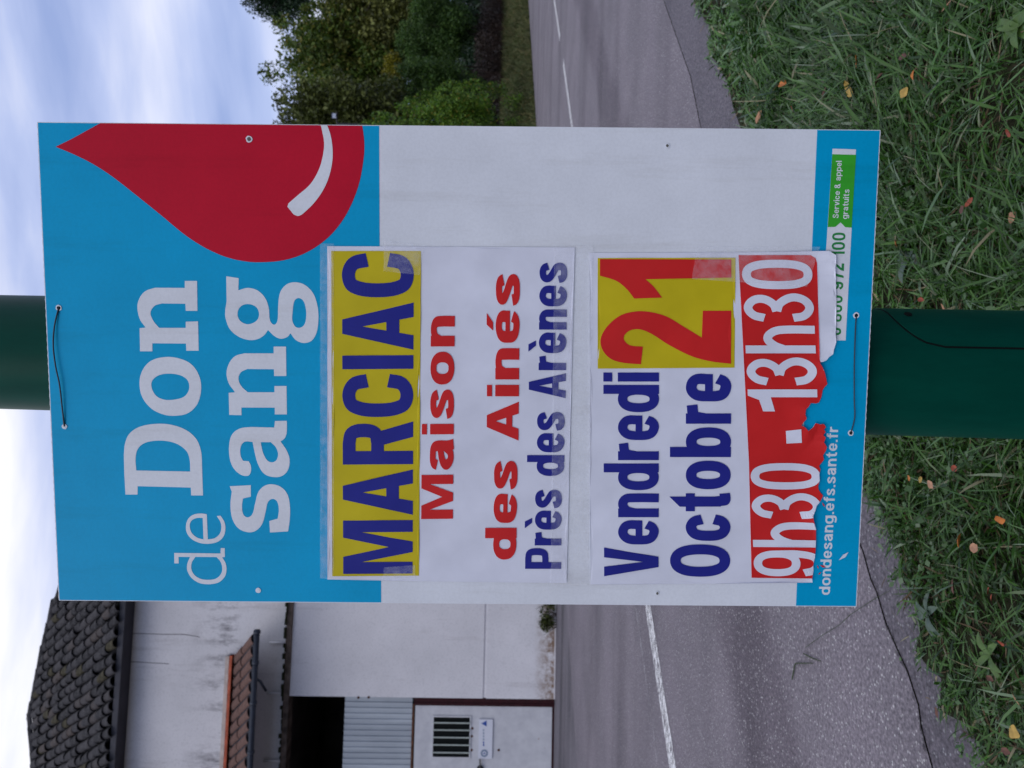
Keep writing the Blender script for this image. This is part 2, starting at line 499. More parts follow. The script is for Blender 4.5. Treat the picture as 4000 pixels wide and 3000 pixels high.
ud0 = rc(ground(2201, 243))[0]; ud1 = rc(ground(2188, 149))[0]
line_seg('centre_line_dash', uR[0] - 1.0, ud0, uR[1], 0.16, M['paint'], rc(ground(2201, 243))[1])
for k in range(4):
    a = ud1 + k * 6.5
    line_seg('centre_line_dash', a, a + 3.2, rc(ground(2188, 149))[1], 0.16, M['paint'])
fl0, fl1 = rc(ground(2488, 2380)), rc(ground(2570, 3000))
line_seg('faded_line', fl1[0] - 4, fl0[0] + 1, fl1[1] + 0.0, 0.05, M['paint_faded'], fl0[1])
s0, s1 = rc(ground(2337, 2785)), rc(ground(2352, 2930))
line_seg('faded_line', s1[0], s0[0], s1[1], 0.05, M['paint_faded'], s0[1])

# forecourt between road and building
strip_sheet('forecourt', [rp(u, far_v + 12, 0) for u in (-40, -10, 10, 14)], [rp(u, far_v + 0.0, 0) for u in (-40, -10, 10, 14)], -0.004, M['forecourt'], kind='structure')

# ================================================================== SIGN BOARD FRAME
TR, TL, BR, BL = (145, 472), (230, 2342), (3439, 512), (3345, 2374)
rr_ = {k: (FWD + RT * (1500 - p[1]) / F + UPV * (2000 - p[0]) / F) for k, p in (('TR', TR), ('TL', TL), ('BR', BR), ('BL', BL))}
Z_ = np.linalg.solve(np.stack([rr_['TL'], -rr_['BL'], rr_['BR']], 1), rr_['TR'])
C_TR, C_TL, C_BL, C_BR = rr_['TR'], Z_[0] * rr_['TL'], Z_[1] * rr_['BL'], Z_[2] * rr_['BR']
SC = 0.60 / np.linalg.norm(C_TR - C_TL)                        # the board is 60 cm wide
C_TR, C_TL, C_BL, C_BR = [CAM + p * SC for p in (C_TR, C_TL, C_BL, C_BR)]
BO = (C_TR + C_TL + C_BL + C_BR) / 4
BX = (C_TR - C_TL); BW = np.linalg.norm(BX); BX = BX / BW
BN = np.cross(BX, C_TL - C_BL); BN /= np.linalg.norm(BN)
if np.dot(BN, CAM - BO) < 0: BN = -BN                          # towards the camera
BY = np.cross(BN, BX)
if BY[2] < 0: BY = -BY
BH = np.linalg.norm(C_TL - C_BL)
BMAT = Matrix(((BX[0], BY[0], BN[0], BO[0]), (BX[1], BY[1], BN[1], BO[1]), (BX[2], BY[2], BN[2], BO[2]), (0, 0, 0, 1)))
def bp(px, py):
    """photo pixel -> board coordinates in mm (x right, y up)"""
    p = on_plane(px, py, BO, BN) - BO
    return np.array([np.dot(p, BX), np.dot(p, BY)]) * 1000
def bpath(nodes, org=(0, 0), f=1.0, closed=True, step=6):
    """nodes traced in an enlarged crop (origin, magnification); third value = smooth"""
    P = smooth_path(nodes, closed, step)
    return np.array([bp(org[0] + x / f, org[1] + y / f) for x, y in P])
WARP = {}
def printed(name, polys, mat, z_mm, parent, holes=(), clip=None, label=None, **kw):
    wf = WARP.get(parent.name)
    v, f = fill(polys, holes, clip, 4.0 if wf else 0)
    V = np.column_stack([v / 1000.0, (z_mm + (wf(v) if wf else np.zeros(len(v)))) / 1000.0])
    return link_mesh(name, V, [tuple(int(i) for i in t) for t in f], mat, parent, label=label, **kw)
def slab(name, poly, z0, z1, mat, parent=None, **kw):
    v, f = fill([poly])
    n_ = len(poly); k = len(v)
    V = [(a[0]/1000, a[1]/1000, z1/1000) for a in v] + [(a[0]/1000, a[1]/1000, z0/1000) for a in v]
    Fc = [tuple(int(i) for i in t) for t in f] + [tuple(int(i) + k for i in t[::-1]) for t in f]
    o = len(V)
    V += [(a[0]/1000, a[1]/1000, z1/1000) for a in poly] + [(a[0]/1000, a[1]/1000, z0/1000) for a in poly]
    Fc += [(o + i, o + n_ + i, o + n_ + (i + 1) % n_, o + (i + 1) % n_) for i in range(n_)]
    return link_mesh(name, V, Fc, mat, parent, **kw)
def bmid(a, b_, t): return a + (b_ - a) * t

# ------------------------------------------------------------------ lettering: grotesque strokes and traced slab letters
def pen(points, hx, hy, closed=False, step=7):
    P = smooth_path(points, closed, step)
    n_ = len(P); q = []
    L, R = [], []
    for i in range(n_):
        a = P[(i - 1) % n_] if (closed or i > 0) else P[i]
        c = P[(i + 1) % n_] if (closed or i < n_ - 1) else P[i]
        d = c - a; d /= (np.linalg.norm(d) + 1e-9)
        nn_ = np.array([-d[1], d[0]])
        o = np.array([nn_[0] * hx, nn_[1] * hy])
        L.append(P[i] + o); R.append(P[i] - o)
    for i in range(n_ if closed else n_ - 1):
        j = (i + 1) % n_
        q.append([L[i], L[j], R[j], R[i]])
    return q
def rect(x0, y0, x1, y1): return [[(x0, y0), (x1, y0), (x1, y1), (x0, y1)]]
def ring(cx, cy, rx, ry, hx, hy, p=2.35):
    pts = []
    for k in range(16):
        t = 2 * math.pi * k / 16
        c, s = math.cos(t), math.sin(t)
        pts.append((cx + rx * math.copysign(abs(c) ** (2 / p), c), cy + ry * math.copysign(abs(s) ** (2 / p), s), 1))
    return pen(pts, hx, hy, True, 3)
T = True
def glyph(ch, hx, hy):
    """strokes of a bold grotesque letter: cap height 100, x-height 74; returns polygons, width"""
    s = 2 * hx; h2 = 2 * hy; xh = 74
    if ch == 'I': return rect(0, 0, s, 100), s
    if ch == 'l': return rect(0, 0, s, 100), s
    if ch == 'i': return rect(0, 0, s, xh) + rect(0, 84, s, 100), s
    if ch == '.': return rect(0, 0, s, h2), s
    if ch == 'M':
        a = s * 0.9
        return [[(0, 0), (0, 100), (a * 1.45, 100), (43, 34), (86 - a * 1.45, 100), (86, 100), (86, 0), (86 - a, 0), (86 - a, 74), (43 + a * 0.45, 0), (43 - a * 0.45, 0), (a, 74), (a, 0)]], 86
    if ch == 'A':
        return [[(0, 0), (25, 100), (36, 100), (36, 72), (s + 1, 0)], [(72, 0), (71 - s, 0), (36, 72), (36, 100), (47, 100)]] + rect(20, 20, 52, 20 + h2), 72
    if ch == 'V':
        return [[(0, 100), (s * 1.12, 100), (35, 28), (70 - s * 1.12, 100), (70, 100), (35 + s * .6, 0), (35 - s * .6, 0)]], 70
    if ch == 'v':
        return [[(0, xh), (s * 1.1, xh), (29, 22), (58 - s * 1.1, xh), (58, xh), (29 + s * .6, 0), (29 - s * .6, 0)]], 58
    if ch in 'RP':
        lo = 50.5 if ch == 'R' else 44
        bowl = pen([(hx, 100 - hy), (34, 100 - hy), (49, 96 - hy, T), (64 - hx, (100 - hy + lo) / 2, T), (49, lo + 4, T), (34, lo), (hx, lo)], hx, hy)
        g_ = rect(0, 0, s, 100) + bowl
        if ch == 'R': g_ += [[(66 - s * 1.1, 0), (67, 0), (52, 48), (29, 48)]]
        return g_, 66 if ch == 'R' else 64
    if ch == 'C':
        return pen([(56.5, 65), (51, 84, T), (34, 100 - hy, T), (17, 84, T), (hx, 50, T), (17, 16, T), (34, hy, T), (51, 16, T), (56.5, 35)], hx, hy), 66
    if ch == 'O': return ring(36, 50, 36 - hx, 50 - hy, hx, hy), 72
    if ch == '0': return ring(30, 50, 30 - hx, 50 - hy, hx, hy, 2.6), 60
    if ch == 'o': return ring(31, 37, 31 - hx, 37 - hy, hx, hy), 62
    if ch == 'c':
        return pen([(47, 47), (42, 60, T), (29, xh - hy, T), (15, 58, T), (hx, 37, T), (15, 16, T), (29, hy, T), (42, 14, T), (47, 27)], hx, hy), 57
    if ch in 'eéè':
        g_ = pen([(58 - hx, 36), (46, 58, T), (29, xh - hy, T), (14, 57, T), (hx, 37, T), (14, 16, T), (30, hy, T), (42, 12, T), (48, 22)], hx, hy) + rect(12, 30, 58, 30 + h2 * .72)
        if ch == 'é': g_ += [[(22, 82), (33, 102), (54, 102), (37, 82)]]
        if ch == 'è': g_ += [[(36, 82), (21, 82), (4, 102), (25, 102)]]
        return g_, 58
    if ch == 'a':
        return pen([(9, 52), (14, 63, T), (28, xh - hy, T), (42, 62, T), (46, 48, T), (46, 20, T), (49, 0)], hx, hy) + \
               pen([(45, 42), (26, 38, T), (13, 31, T), (hx, 20, T), (20, hy, T), (34, 11, T), (45, 26)], hx, hy), 58
    if ch == 'b': return rect(0, 0, s, 100) + ring(33, 37, 31 - hx, 37 - hy, hx, hy), 64
    if ch == 'd': return rect(64 - s, 0, 64, 100) + ring(31, 37, 31 - hx, 37 - hy, hx, hy), 64
    if ch == 'p': return rect(0, -26, s, xh) + ring(33, 37, 31 - hx, 37 - hy, hx, hy), 64
    if ch == 'g':
        return rect(64 - s, -4, 64, xh) + ring(31, 37, 31 - hx, 37 - hy, hx, hy) + pen([(64 - hx, 4), (60 - hx, -14, T), (34, -24 + hy * .5, T), (10, -16)], hx, hy), 64
    if ch in 'hn':
        return rect(0, 0, s, 100 if ch == 'h' else xh) + pen([(hx, 44), (17, 59, T), (31, xh - hy, T), (44, 60, T), (57 - hx, 45, T), (57 - hx, 0)], hx, hy), 57
    if ch == 'u':
        return rect(57 - s, 0, 57, xh) + pen([(57 - hx, 30), (40, 14, T), (26, hy, T), (13, 14, T), (hx, 29, T), (hx, xh)], hx, hy), 57
    if ch == 'r': return rect(0, 0, s, xh) + pen([(hx, 42), (18, 60, T), (40, xh - hy * 1.15)], hx, hy), 40
    if ch == 's':
        return pen([(46, 51), (41, 62, T), (28, xh - hy, T), (14, 61, T), (12, 50, T), (22, 41, T), (33, 35, T), (44, 27, T), (43, 13, T), (28, hy, T), (13, 12, T), (9, 23)], hx, hy), 55
    if ch == 'S':
        return pen([(55, 70), (50, 84, T), (34, 100 - hy, T), (17, 84, T), (14, 70, T), (26, 57, T), (40, 48, T), (54, 36, T), (52, 17, T), (34, hy, T), (15, 15, T), (10, 31)], hx, hy), 66
    if ch == 't':
        return [[(10, 16), (10, 84), (10 + s, 101), (10 + s, 16)]] + rect(0, xh - h2 * .85, 39, xh) + pen([(10 + hx, 26), (12 + hx, 12, T), (24, hy, T), (39, hy * 1.1)], hx, hy), 40
    if ch == 'f':
        return rect(9, 0, 9 + s, 80) + pen([(9 + hx, 76), (13 + hx, 90, T), (26, 100 - hy, T), (38, 99 - hy)], hx, hy) + rect(0, xh - h2 * .85, 38, xh), 38
    if ch == '1':
        return [[(46 - s, 0), (46, 0), (46, 100), (46 - s * .8, 100), (24, 84, T)[:2], (0, 79), (0, 62), (46 - s, 67)]], 46
    if ch == '2':
        return pen([(hx, 65), (13, 84, T), (30, 100 - hy, T), (46, 86, T), (48, 68, T), (38, 48, T), (20, 28, T), (hx, 8)], hx, hy) + [[(0, 0), (58, 0), (58, h2 * 1.25), (8, h2 * 1.25)]], 58
    if ch == '3':
        return pen([(hx, 71), (14, 86, T), (29, 100 - hy, T), (44, 86, T), (47, 72, T), (37, 58, T), (22, 53)], hx, hy) + \
               pen([(22, 53), (38, 48, T), (50, 31, T), (45, 14, T), (29, hy, T), (13, 14, T), (hx, 30)], hx, hy), 59
    if ch == '7': return [[(0, 100), (58, 100), (58, 84), (34, 0), (34 - s, 0), (36, 100 - h2), (0, 100 - h2)]], 58
    if ch == '8': return ring(30, 75, 26 - hx, 25 - hy, hx, hy) + ring(30, 27, 30 - hx, 27 - hy, hx, hy), 60
    if ch == '9': return ring(30, 66, 30 - hx, 34 - hy, hx, hy) + pen([(60 - hx, 64), (60 - hx, 36, T), (45, 13, T), (29, hy, T), (14, 13, T), (hx, 27)], hx, hy), 60
    if ch == '&':
        return ring(28, 76, 24 - hx, 24 - hy, hx, hy) + ring(28, 27, 28 - hx, 27 - hy, hx, hy) + [[(22, 58), (34, 62), (70, 0), (52, 0)]], 70
    return [], 30
def word(text, P0, P1, T0, mat, z, parent, hx=10, hy=8.6, gap=9, space=30, clip=None, name='printed_word', label=None):
    """set a word between the photo points P0 (baseline start) and P1 (baseline end), cap top at T0"""
    polys, x = [], 0.0
    for ch in text:
        if ch == ' ': x += space; continue
        g_, w = glyph(ch, hx, hy)
        polys += [[(px + x, py) for px, py in p] for p in g_]
        x += w + gap
    W = x - gap
    b0, b1, t0 = bp(*P0), bp(*P1), bp(*T0)
    ex, ey = (b1 - b0) / W, (t0 - b0) / 100.0
    # keep uprights square to the baseline's normal unless the photo shows otherwise
    out = [np.array([b0 + ex * px + ey * py for px, py in p]) for p in polys]
    return printed(name, out, mat, z, parent, clip=clip, label=label)

# ------------------------------------------------------------------ the board
board = empty('sign_board', 'blue and white blood donation sign board with a red drop, wired to the green post', 'sign')
board.matrix_world = BMAT
hw, hh = BW * 500, BH * 500
teeth = []
NT = 120
for i in range(NT + 1):
    teeth.append((-hw + 2 * hw * i / NT, -hh - (0.45 if i % 2 else 0.0)))
for i in range(NT, -1, -1):
    teeth.append((-hw + 2 * hw * i / NT, hh + (0.45 if i % 2 else 0.0)))
slab('panel', teeth, -4.0, 0.0, M['board_white'], board)
e = 0.9
wl_r, wl_l = bp(1481, 497), bp(1489, 2355)
wb_r, wb_l = bp(3192, 510), bp(3109, 2366)
printed('blue_header', [[(-hw + e, wl_l[1]), (hw - e, wl_r[1]), (hw - e, hh - e), (-hw + e, hh - e)]], M['board_blue'], 0.25, board)
printed('blue_footer', [[(-hw + e, -hh + e), (hw - e, -hh + e), (hw - e, wb_r[1]), (-hw + e, wb_l[1])]], M['board_blue'], 0.25, board)
# red drop, cut off by the board's edge
O1, F1 = (100, 400), 1.8433
drop = [(560, 138), (440, 205, T), (330, 265, T), (218, 320), (350, 375, T), (480, 440, T), (620, 530, T), (800, 670, T), (980, 815, T), (1150, 955, T),
        (1300, 1050, T), (1450, 1115, T), (1600, 1147, T), (1720, 1150, T), (1850, 1138, T), (1980, 1100, T), (2100, 1035, T), (2212, 940, T),
        (2316, 795, T), (2398, 596, T), (2435, 396, T), (2438, 280, T), (2424, 165)]
dp = bpath(drop, O1, F1)
dp[:, 0] = np.minimum(dp[:, 0], hw - e)
hl = [(2125, 155), (2150, 290, T), (2140, 390, T), (2110, 490, T), (2050, 590, T), (1960, 670, T), (1893, 728), (1886, 752), (1932, 808), (1965, 818, T), (2000, 800, T),
      (2090, 710, T), (2160, 600, T), (2200, 480, T), (2212, 370, T), (2200, 250, T), (2170, 155)]
hp = bpath(hl, O1, F1)
hp[:, 0] = np.minimum(hp[:, 0], hw - e)
printed('red_drop', [dp], M['board_red'], 0.5, board)
printed('drop_highlight', [hp], M['board_white'], 0.75, board)

# slab letters traced outline by outline: D o n / d e / s a n g
S2 = ((450, 1360), 1106 / 400.0)
Dl = [(113, 1580), (100, 1350), (95, 1150), (108, 1030, T), (150, 930, T), (250, 855, T), (420, 818, T), (600, 825, T), (770, 885, T), (880, 985, T), (930, 1120, T),
      (940, 1300), (950, 1590), (822, 1590), (818, 1505), (245, 1490), (243, 1580)]
Dh = [(230, 1320), (222, 1200, T), (245, 1090, T), (330, 1020, T), (500, 998, T), (660, 1030, T), (770, 1110, T), (805, 1200, T), (812, 1332)]
ol = [(545, 95, T), (400, 130, T), (310, 215, T), (265, 350, T), (290, 520, T), (390, 650, T), (520, 715, T), (650, 730, T), (790, 700, T), (890, 600, T), (930, 440, T), (905, 290, T), (820, 170, T), (690, 110, T)]
oh = [(590, 275, T), (480, 290, T), (405, 345, T), (395, 420, T), (440, 510, T), (530, 555, T), (640, 555, T), (750, 520, T), (800, 440, T), (785, 350, T), (710, 295, T)]
S1 = ((450, 1060), 1659 / 400.0)
nl = [(1130, 155), (1328, 155), (1335, 640), (1145, 640), (1140, 525), (760, 520), (640, 560, T), (575, 670, T), (620, 800, T), (715, 915), (1145, 915), (1145, 815), (1345, 810),
      (1355, 1285), (1155, 1285), (1150, 1170), (605, 1165), (605, 1295), (405, 1295), (398, 920), (495, 910), (400, 770, T), (362, 560, T), (410, 410, T), (500, 315, T), (650, 265), (1130, 268)]
S3 = ((650, 1960), 1422 / 300.0)
el = [(750, 228), (770, 695), (900, 670, T), (990, 590, T), (1020, 470, T), (1000, 370, T), (935, 262), (1005, 255), (1075, 370, T), (1095, 500, T), (1060, 640, T), (960, 735, T), (800, 775, T),
      (640, 765, T), (480, 695, T), (385, 580, T), (365, 440, T), (410, 310, T), (510, 235, T), (640, 215, T)]
eh = [(675, 298), (690, 695), (570, 660, T), (470, 570, T), (435, 450, T), (465, 350, T), (560, 300, T)]
dl = [(148, 945), (1005, 955), (1010, 855), (1082, 855), (1085, 1022), (1035, 1025), (1100, 1140, T), (1115, 1270, T), (1080, 1390, T), (970, 1490, T), (790, 1525, T), (610, 1500, T), (470, 1410, T),
      (390, 1270, T), (390, 1150, T), (440, 1020), (228, 1018), (232, 1138), (150, 1138)]
dh = [(930, 1022), (540, 1018), (475, 1120, T), (465, 1240, T), (520, 1350, T), (640, 1425, T), (790, 1442, T), (930, 1415, T), (1020, 1320, T), (1035, 1210, T), (1000, 1100, T)]
S6 = ((850, 1620), 1161 / 350.0)
sl = [(158, 925), (432, 912), (432, 1060), (330, 1085), (318, 1180, T), (335, 1290, T), (390, 1328, T), (450, 1290, T), (485, 1160, T), (530, 1000, T), (610, 920, T), (710, 900, T), (830, 940, T), (910, 1040, T),
      (940, 1200, T), (935, 1370, T), (915, 1510), (680, 1525), (672, 1375), (780, 1345), (795, 1230, T), (770, 1120, T), (710, 1090, T), (655, 1130, T), (625, 1250, T), (580, 1410, T), (500, 1500, T), (400, 1522, T),
      (270, 1470, T), (190, 1340, T), (168, 1160, T), (185, 995)]
al = [(745, 80), (898, 78), (897, 230, T), (870, 305, T), (818, 345), (900, 470, T), (935, 590, T), (910, 720, T), (830, 795, T), (710, 805, T), (600, 760, T), (525, 640, T), (485, 500, T), (455, 352), (350, 350, T), (300, 420, T), (300, 530, T),
      (330, 595), (405, 602), (432, 660, T), (432, 740, T), (395, 790, T), (300, 775, T), (200, 680, T), (155, 540, T), (155, 360, T), (200, 240, T), (300, 175, T), (430, 158), (735, 165)]
ah = [(560, 355), (690, 355), (755, 420, T), (785, 510, T), (760, 590, T), (700, 615, T), (640, 585, T), (590, 490, T)]
S5 = ((850, 1320), 1659 / 350.0)
n2 = [(1040, 160), (1268, 160), (1275, 705), (1050, 705), (1045, 580), (550, 575), (430, 640, T), (390, 760, T), (440, 890, T), (560, 1005), (1055, 1005), (1055, 890), (1278, 888),
      (1285, 1415), (1062, 1415), (1060, 1290), (445, 1288), (445, 1430), (218, 1425), (208, 1015), (325, 1005), (205, 830, T), (168, 640, T), (220, 460, T), (330, 335, T), (500, 285), (1040, 285)]
S4 = ((850, 1060), 1659 / 420.0)
gl = [(135, 75), (328, 105), (322, 292), (470, 255, T), (620, 295, T), (735, 410, T), (790, 560, T), (812, 760, T), (875, 822, T), (925, 760, T), (935, 560, T), (965, 330, T), (1060, 205, T), (1190, 168, T),
      (1340, 205, T), (1470, 330, T), (1540, 520, T), (1558, 720, T), (1530, 940, T), (1450, 1070, T), (1330, 1105, T), (1210, 1060, T), (1125, 955), (1080, 1010, T), (980, 1040, T), (880, 1000, T), (780, 905),
      (720, 985, T), (620, 1045, T), (490, 1060, T), (330, 1010, T), (190, 890, T), (125, 720, T), (120, 600, T), (140, 470, T), (140, 400)]
gh1 = [(470, 505, T), (360, 540, T), (310, 640, T), (340, 750, T), (440, 812, T), (540, 800, T), (620, 740, T), (640, 640, T), (590, 545, T)]
gh2 = [(1245, 412, T), (1185, 460, T), (1160, 620, T), (1155, 760, T), (1200, 850, T), (1270, 870, T), (1340, 820, T), (1368, 700, T), (1360, 560, T), (1320, 450, T)]
LW = dict(mat=M['board_white'], z_mm=0.5, parent=board)
printed('slab_letter', [bpath(Dl, *S2)], holes=[bpath(Dh, *S2)], **LW)
printed('slab_letter', [bpath(ol, *S2)], holes=[bpath(oh, *S2)], **LW)
printed('slab_letter', [bpath(nl, *S1)], **LW)
printed('slab_letter', [bpath(dl, *S3)], holes=[bpath(dh, *S3)], **LW)
printed('slab_letter', [bpath(el, *S3)], holes=[bpath(eh, *S3)], **LW)
printed('slab_letter', [bpath(sl, *S6)], **LW)
printed('slab_letter', [bpath(al, *S6)], holes=[bpath(ah, *S6)], **LW)
printed('slab_letter', [bpath(n2, *S5)], **LW)
printed('slab_letter', [bpath(gl, *S4)], holes=[bpath(gh1, *S4), bpath(gh2, *S4)], **LW)

# footer: web address and free-phone label
word('dondesang.efs.sante.fr', (3241, 2323), (3274, 1667), (3198, 2323), M['board_white'], 0.5, board, 8.5, 7.5, 10)
S7 = ((2900, 500), 1.8433)
lab = [bp(3251.5, 581), bp(3343, 584), bp(3302.5, 1330), bp(3204, 1329)]
printed('phone_label', [lab], M['board_white'], 0.5, board)
grn = bpath([(645, 190), (817, 194), (785, 718), (738, 714), (705, 680), (668, 712), (613, 714)], *S7)
printed('green_label', [grn], M['board_green'], 0.75, board)
word('0 800 972 100', (3284, 1310), (3302, 909), (3233, 1310), M['ink_green'], 0.75, board, 8.5, 7.5, 12, 34)
word('Service & appel', (3274, 853), (3287, 629), (3251, 853), M['board_white'], 1.0, board, 8, 7, 10, 34)
word('gratuits', (3309, 856), (3317, 740), (3286, 856), M['board_white'], 1.0, board, 8, 7, 10)
# punched holes with torn rims
def disc(px, py, r, k=14, wob=0.12, seed=0):
    rg = random.Random(seed); c = bp(px, py)
    return [(c[0] + r * (1 + rg.uniform(-wob, wob)) * math.cos(2*math.pi*i/k), c[1] + r * (1 + rg.uniform(-wob, wob)) * math.sin(2*math.pi*i/k)) for i in range(k)]
M['hole_grey'] = new_mat('hole_core_grey', (0.13, 0.125, 0.11), 0.7, 0.2)[0]  # plain grey for the flat discs in some hole centres
for i, (px, py, r, dark) in enumerate([(1009, 2305, 3.4, 2), (974, 544, 4.2, 0), (2567, 2317, 2.8, 0), (2606, 570, 3.0, 0), (253, 1666, 3.4, 2), (231, 1203, 3.8, 1), (3343, 1232, 3.8, 1), (3322, 1691, 3.8, 1)]):
    rim = printed('punched_hole', [disc(px, py, r, seed=i)], M['board_white'], 1.0, board)
    printed('hole_core', [disc(px, py, r * 0.58, seed=i + 20)], (M['hole_grey'], M['dark'], M['board_white'])[dark], 1.2, rim)

# ------------------------------------------------------------------ paper notices taped on the board
TEAR = []
def warp(v):
    x, y = v[:, 0], v[:, 1]
    w = 0.42 + 0.36 * np.sin(x / 23 + 1.7 * np.sin(y / 41)) * np.sin(y / 29 + .8 * np.sin(x / 37)) + 0.2 * np.sin(x / 9 + y / 13)
    if TEAR:
        T_ = np.array(TEAR)
        d = np.full(len(x), 1e9)
        for a in range(0, len(x), 2000):
            dd = np.hypot(x[a:a+2000, None] - T_[None, :, 0], y[a:a+2000, None] - T_[None, :, 1]); d[a:a+2000] = dd.min(1)
        amp = 2.6 + 1.8 * np.sin(x / 17) + 1.2 * np.sin(x / 7.3 + 1)
        w = w + np.clip(amp, .3, 6) * np.clip(1 - d / 32, 0, 1) ** 2
    return np.maximum(w, 0)
def paper(name, label, outline, z):
    o = empty(name, label, 'notice', 'paper notices taped to the sign board')
    o.matrix_world = BMAT
    WARP[o.name] = warp
    top = printed('sheet', [outline], M['paper'], z, o)
    me = top.data; n0 = len(me.vertices)                        # give the sheet a torn edge with a little thickness
    P = np.array(outline); zt = z + warp(P)
    V = [tuple(v.co) for v in me.vertices] + [(p[0]/1000, p[1]/1000, q/1000) for p, q in zip(P, zt)] + [(p[0]/1000, p[1]/1000, (q - .35)/1000) for p, q in zip(P, zt)]
    k = len(P)
    Fc = [tuple(p.vertices) for p in me.polygons] + [(n0 + i, n0 + k + i, n0 + k + (i + 1) % k, n0 + (i + 1) % k) for i in range(k)]
    me.clear_geometry(); me.from_pydata(V, [], Fc); me.update()
    return o
Q4 = ((1200, 1500), 1.8436); Q3 = ((1200, 900), 2.0109); Q6 = ((2200, 1500), 1.7015); Q5 = ((2200, 900), 1.7015)
rg = random.Random(3)
p1 = [bp(1280, 2262), bp(1279, 962), bp(1800, 964), bp(2245, 967), bp(2232, 1500), bp(2213, 2276), bp(1700, 2270)]
notice1 = paper('paper_notice', 'white paper with MARCIAC in navy on yellow above red and blue lines', p1, 0.85)
zz = 0.85
printed('yellow_band', [[bp(1637, 2247), bp(1299, 2249), bp(1295, 981), bp(1645, 981)]], M['paper_yellow'], zz + 0.35, notice1)
word('MARCIAC', (1612, 2238), (1617, 990), (1342, 2240), M['paper_navy'], zz + 0.75, notice1, 10.5, 9, 8.5)
word('Maison', (1769, 2025), (1777, 1234), (1646, 2026), M['paper_red'], zz + 0.75, notice1, 10, 9, 10)
word('des', (2016, 2184), (2022, 1801), (1894, 2184), M['paper_red'], zz + 0.75, notice1, 10.5, 9.5, 10)
word('Ainés', (2025, 1720), (2031, 1073), (1901, 1720), M['paper_red'], zz + 0.75, notice1, 10.5, 9.5, 10)
word('Près', (2191, 2220), (2195, 1913), (2051, 2220), M['paper_navy'], zz + 0.75, notice1, 10.5, 8.5, 9)
word('des', (2203, 1858), (2206, 1610), (2058, 1858), M['paper_navy'], zz + 0.75, notice1, 10.5, 8.5, 9)
word('Arènes', (2209, 1555), (2216, 1028), (2065, 1555), M['paper_navy'], zz + 0.75, notice1, 10.5, 8.5, 9)

def px6(x, y): return bp(Q6[0][0] + x / Q6[1], Q6[0][1] + y / Q6[1])
def px5(x, y): return bp(Q5[0][0] + x / Q5[1], Q5[0][1] + y / Q5[1])
tear6 = [(1648, 1310), (1648, 1285), (1656, 1240), (1660, 1200), (1664, 1150), (1668, 1100), (1671, 1030), (1668, 960), (1655, 905), (1648, 870), (1660, 835), (1676, 805), (1700, 775), (1722, 742), (1708, 722), (1694, 700), (1690, 672),
         (1700, 640), (1692, 600), (1702, 562), (1694, 545), (1712, 520), (1726, 500), (1718, 470), (1736, 440), (1742, 415), (1722, 385), (1730, 352), (1718, 338), (1734, 318), (1722, 300), (1738, 285),
         (1722, 262), (1700, 268), (1672, 255), (1650, 285), (1622, 308), (1598, 288), (1572, 274), (1590, 252), (1614, 232), (1604, 200), (1602, 165), (1620, 150), (1640, 122), (1668, 128), (1696, 118), (1716, 80), (1718, 45)]
tear5 = [(1718, 1064), (1732, 1042), (1750, 1022), (1738, 985), (1726, 935), (1710, 905), (1693, 880), (1712, 872), (1740, 862), (1758, 838), (1782, 822), (1790, 790), (1802, 742), (1806, 640), (1808, 500), (1806, 340), (1800, 165), (1756, 138)]
tear = [px6(*p) for p in tear6] + [px5(*p) for p in tear5]
tear = [t + np.array([rg.uniform(-.6, .6), rg.uniform(-.6, .6)]) for t in tear]
TEAR.extend([t_ for a_, b_ in zip(tear, tear[1:]) for t_ in (a_, (a_ + b_) / 2)])
p2 = tear + [px5(1300, 146), px5(175, 150), px6(178, 700), px6(182, 1330), px6(1000, 1325)]
notice2 = paper('paper_notice', 'torn white paper with Vendredi 21 Octobre and opening hours on red', p2, 0.85)
word('Vendredi', (2571, 2249), (2573, 1455), (2359, 2249), M['paper_navy'], zz + 0.75, notice2, 10.5, 8.5, 8)
word('Octobre', (2850, 2251), (2855, 1461), (2616, 2251), M['paper_navy'], zz + 0.75, notice2, 11, 8.8, 8)
printed('yellow_box', [[px5(228, 185), px5(1143, 182), px5(1137, 912), px5(228, 918)]], M['paper_yellow'], zz + 0.35, notice2)
# the big digits are traced
two5 = [(1113, 886), (1113, 534), (925, 534), (918, 712), (800, 640, T), (690, 575, T), (590, 545, T), (490, 538, T), (380, 565, T), (290, 640, T), (248, 720, T), (258, 790, T), (310, 850, T), (390, 878, T), (515, 889), (528, 772),
        (440, 762, T), (402, 725, T), (410, 690, T), (450, 662, T), (510, 658, T), (590, 690, T), (700, 760, T), (850, 835, T), (980, 870, T)]
one5 = [(243, 192), (1115, 194), (1115, 314), (545, 325), (600, 375, T), (655, 447), (470, 453), (420, 390, T), (350, 335, T), (243, 302)]
printed('big_digit', [np.array([px5(*p) for p in smooth_path(two5)])], M['paper_red'], zz + 0.75, notice2)
printed('big_digit', [np.array([px5(*p) for p in smooth_path(one5)])], M['paper_red'], zz + 0.75, notice2)
redb = [px5(1162, 165), px5(1640, 165), px5(1672, 185), px5(1682, 215), px5(1690, 480), px5(1696, 860), px5(1720, 930), px5(1790, 1020), px6(1800, 300), px6(1800, 1000), px6(1800, 1286), px6(1250, 1286), px6(1232, 520)]
printed('red_band', [redb], M['paper_red'], zz + 0.35, notice2, clip=np.array(p2))
cl = np.array(p2)
word('9h30', (3211, 2249), (3199, 1808), (2944, 2249), M['paper'], zz + 0.75, notice2, 8.2, 6.2, 8, clip=cl)
word('13h30', (3192, 1606), (3169, 1015), (2922, 1606), M['paper'], zz + 0.75, notice2, 8.2, 6.2, 8, clip=cl)
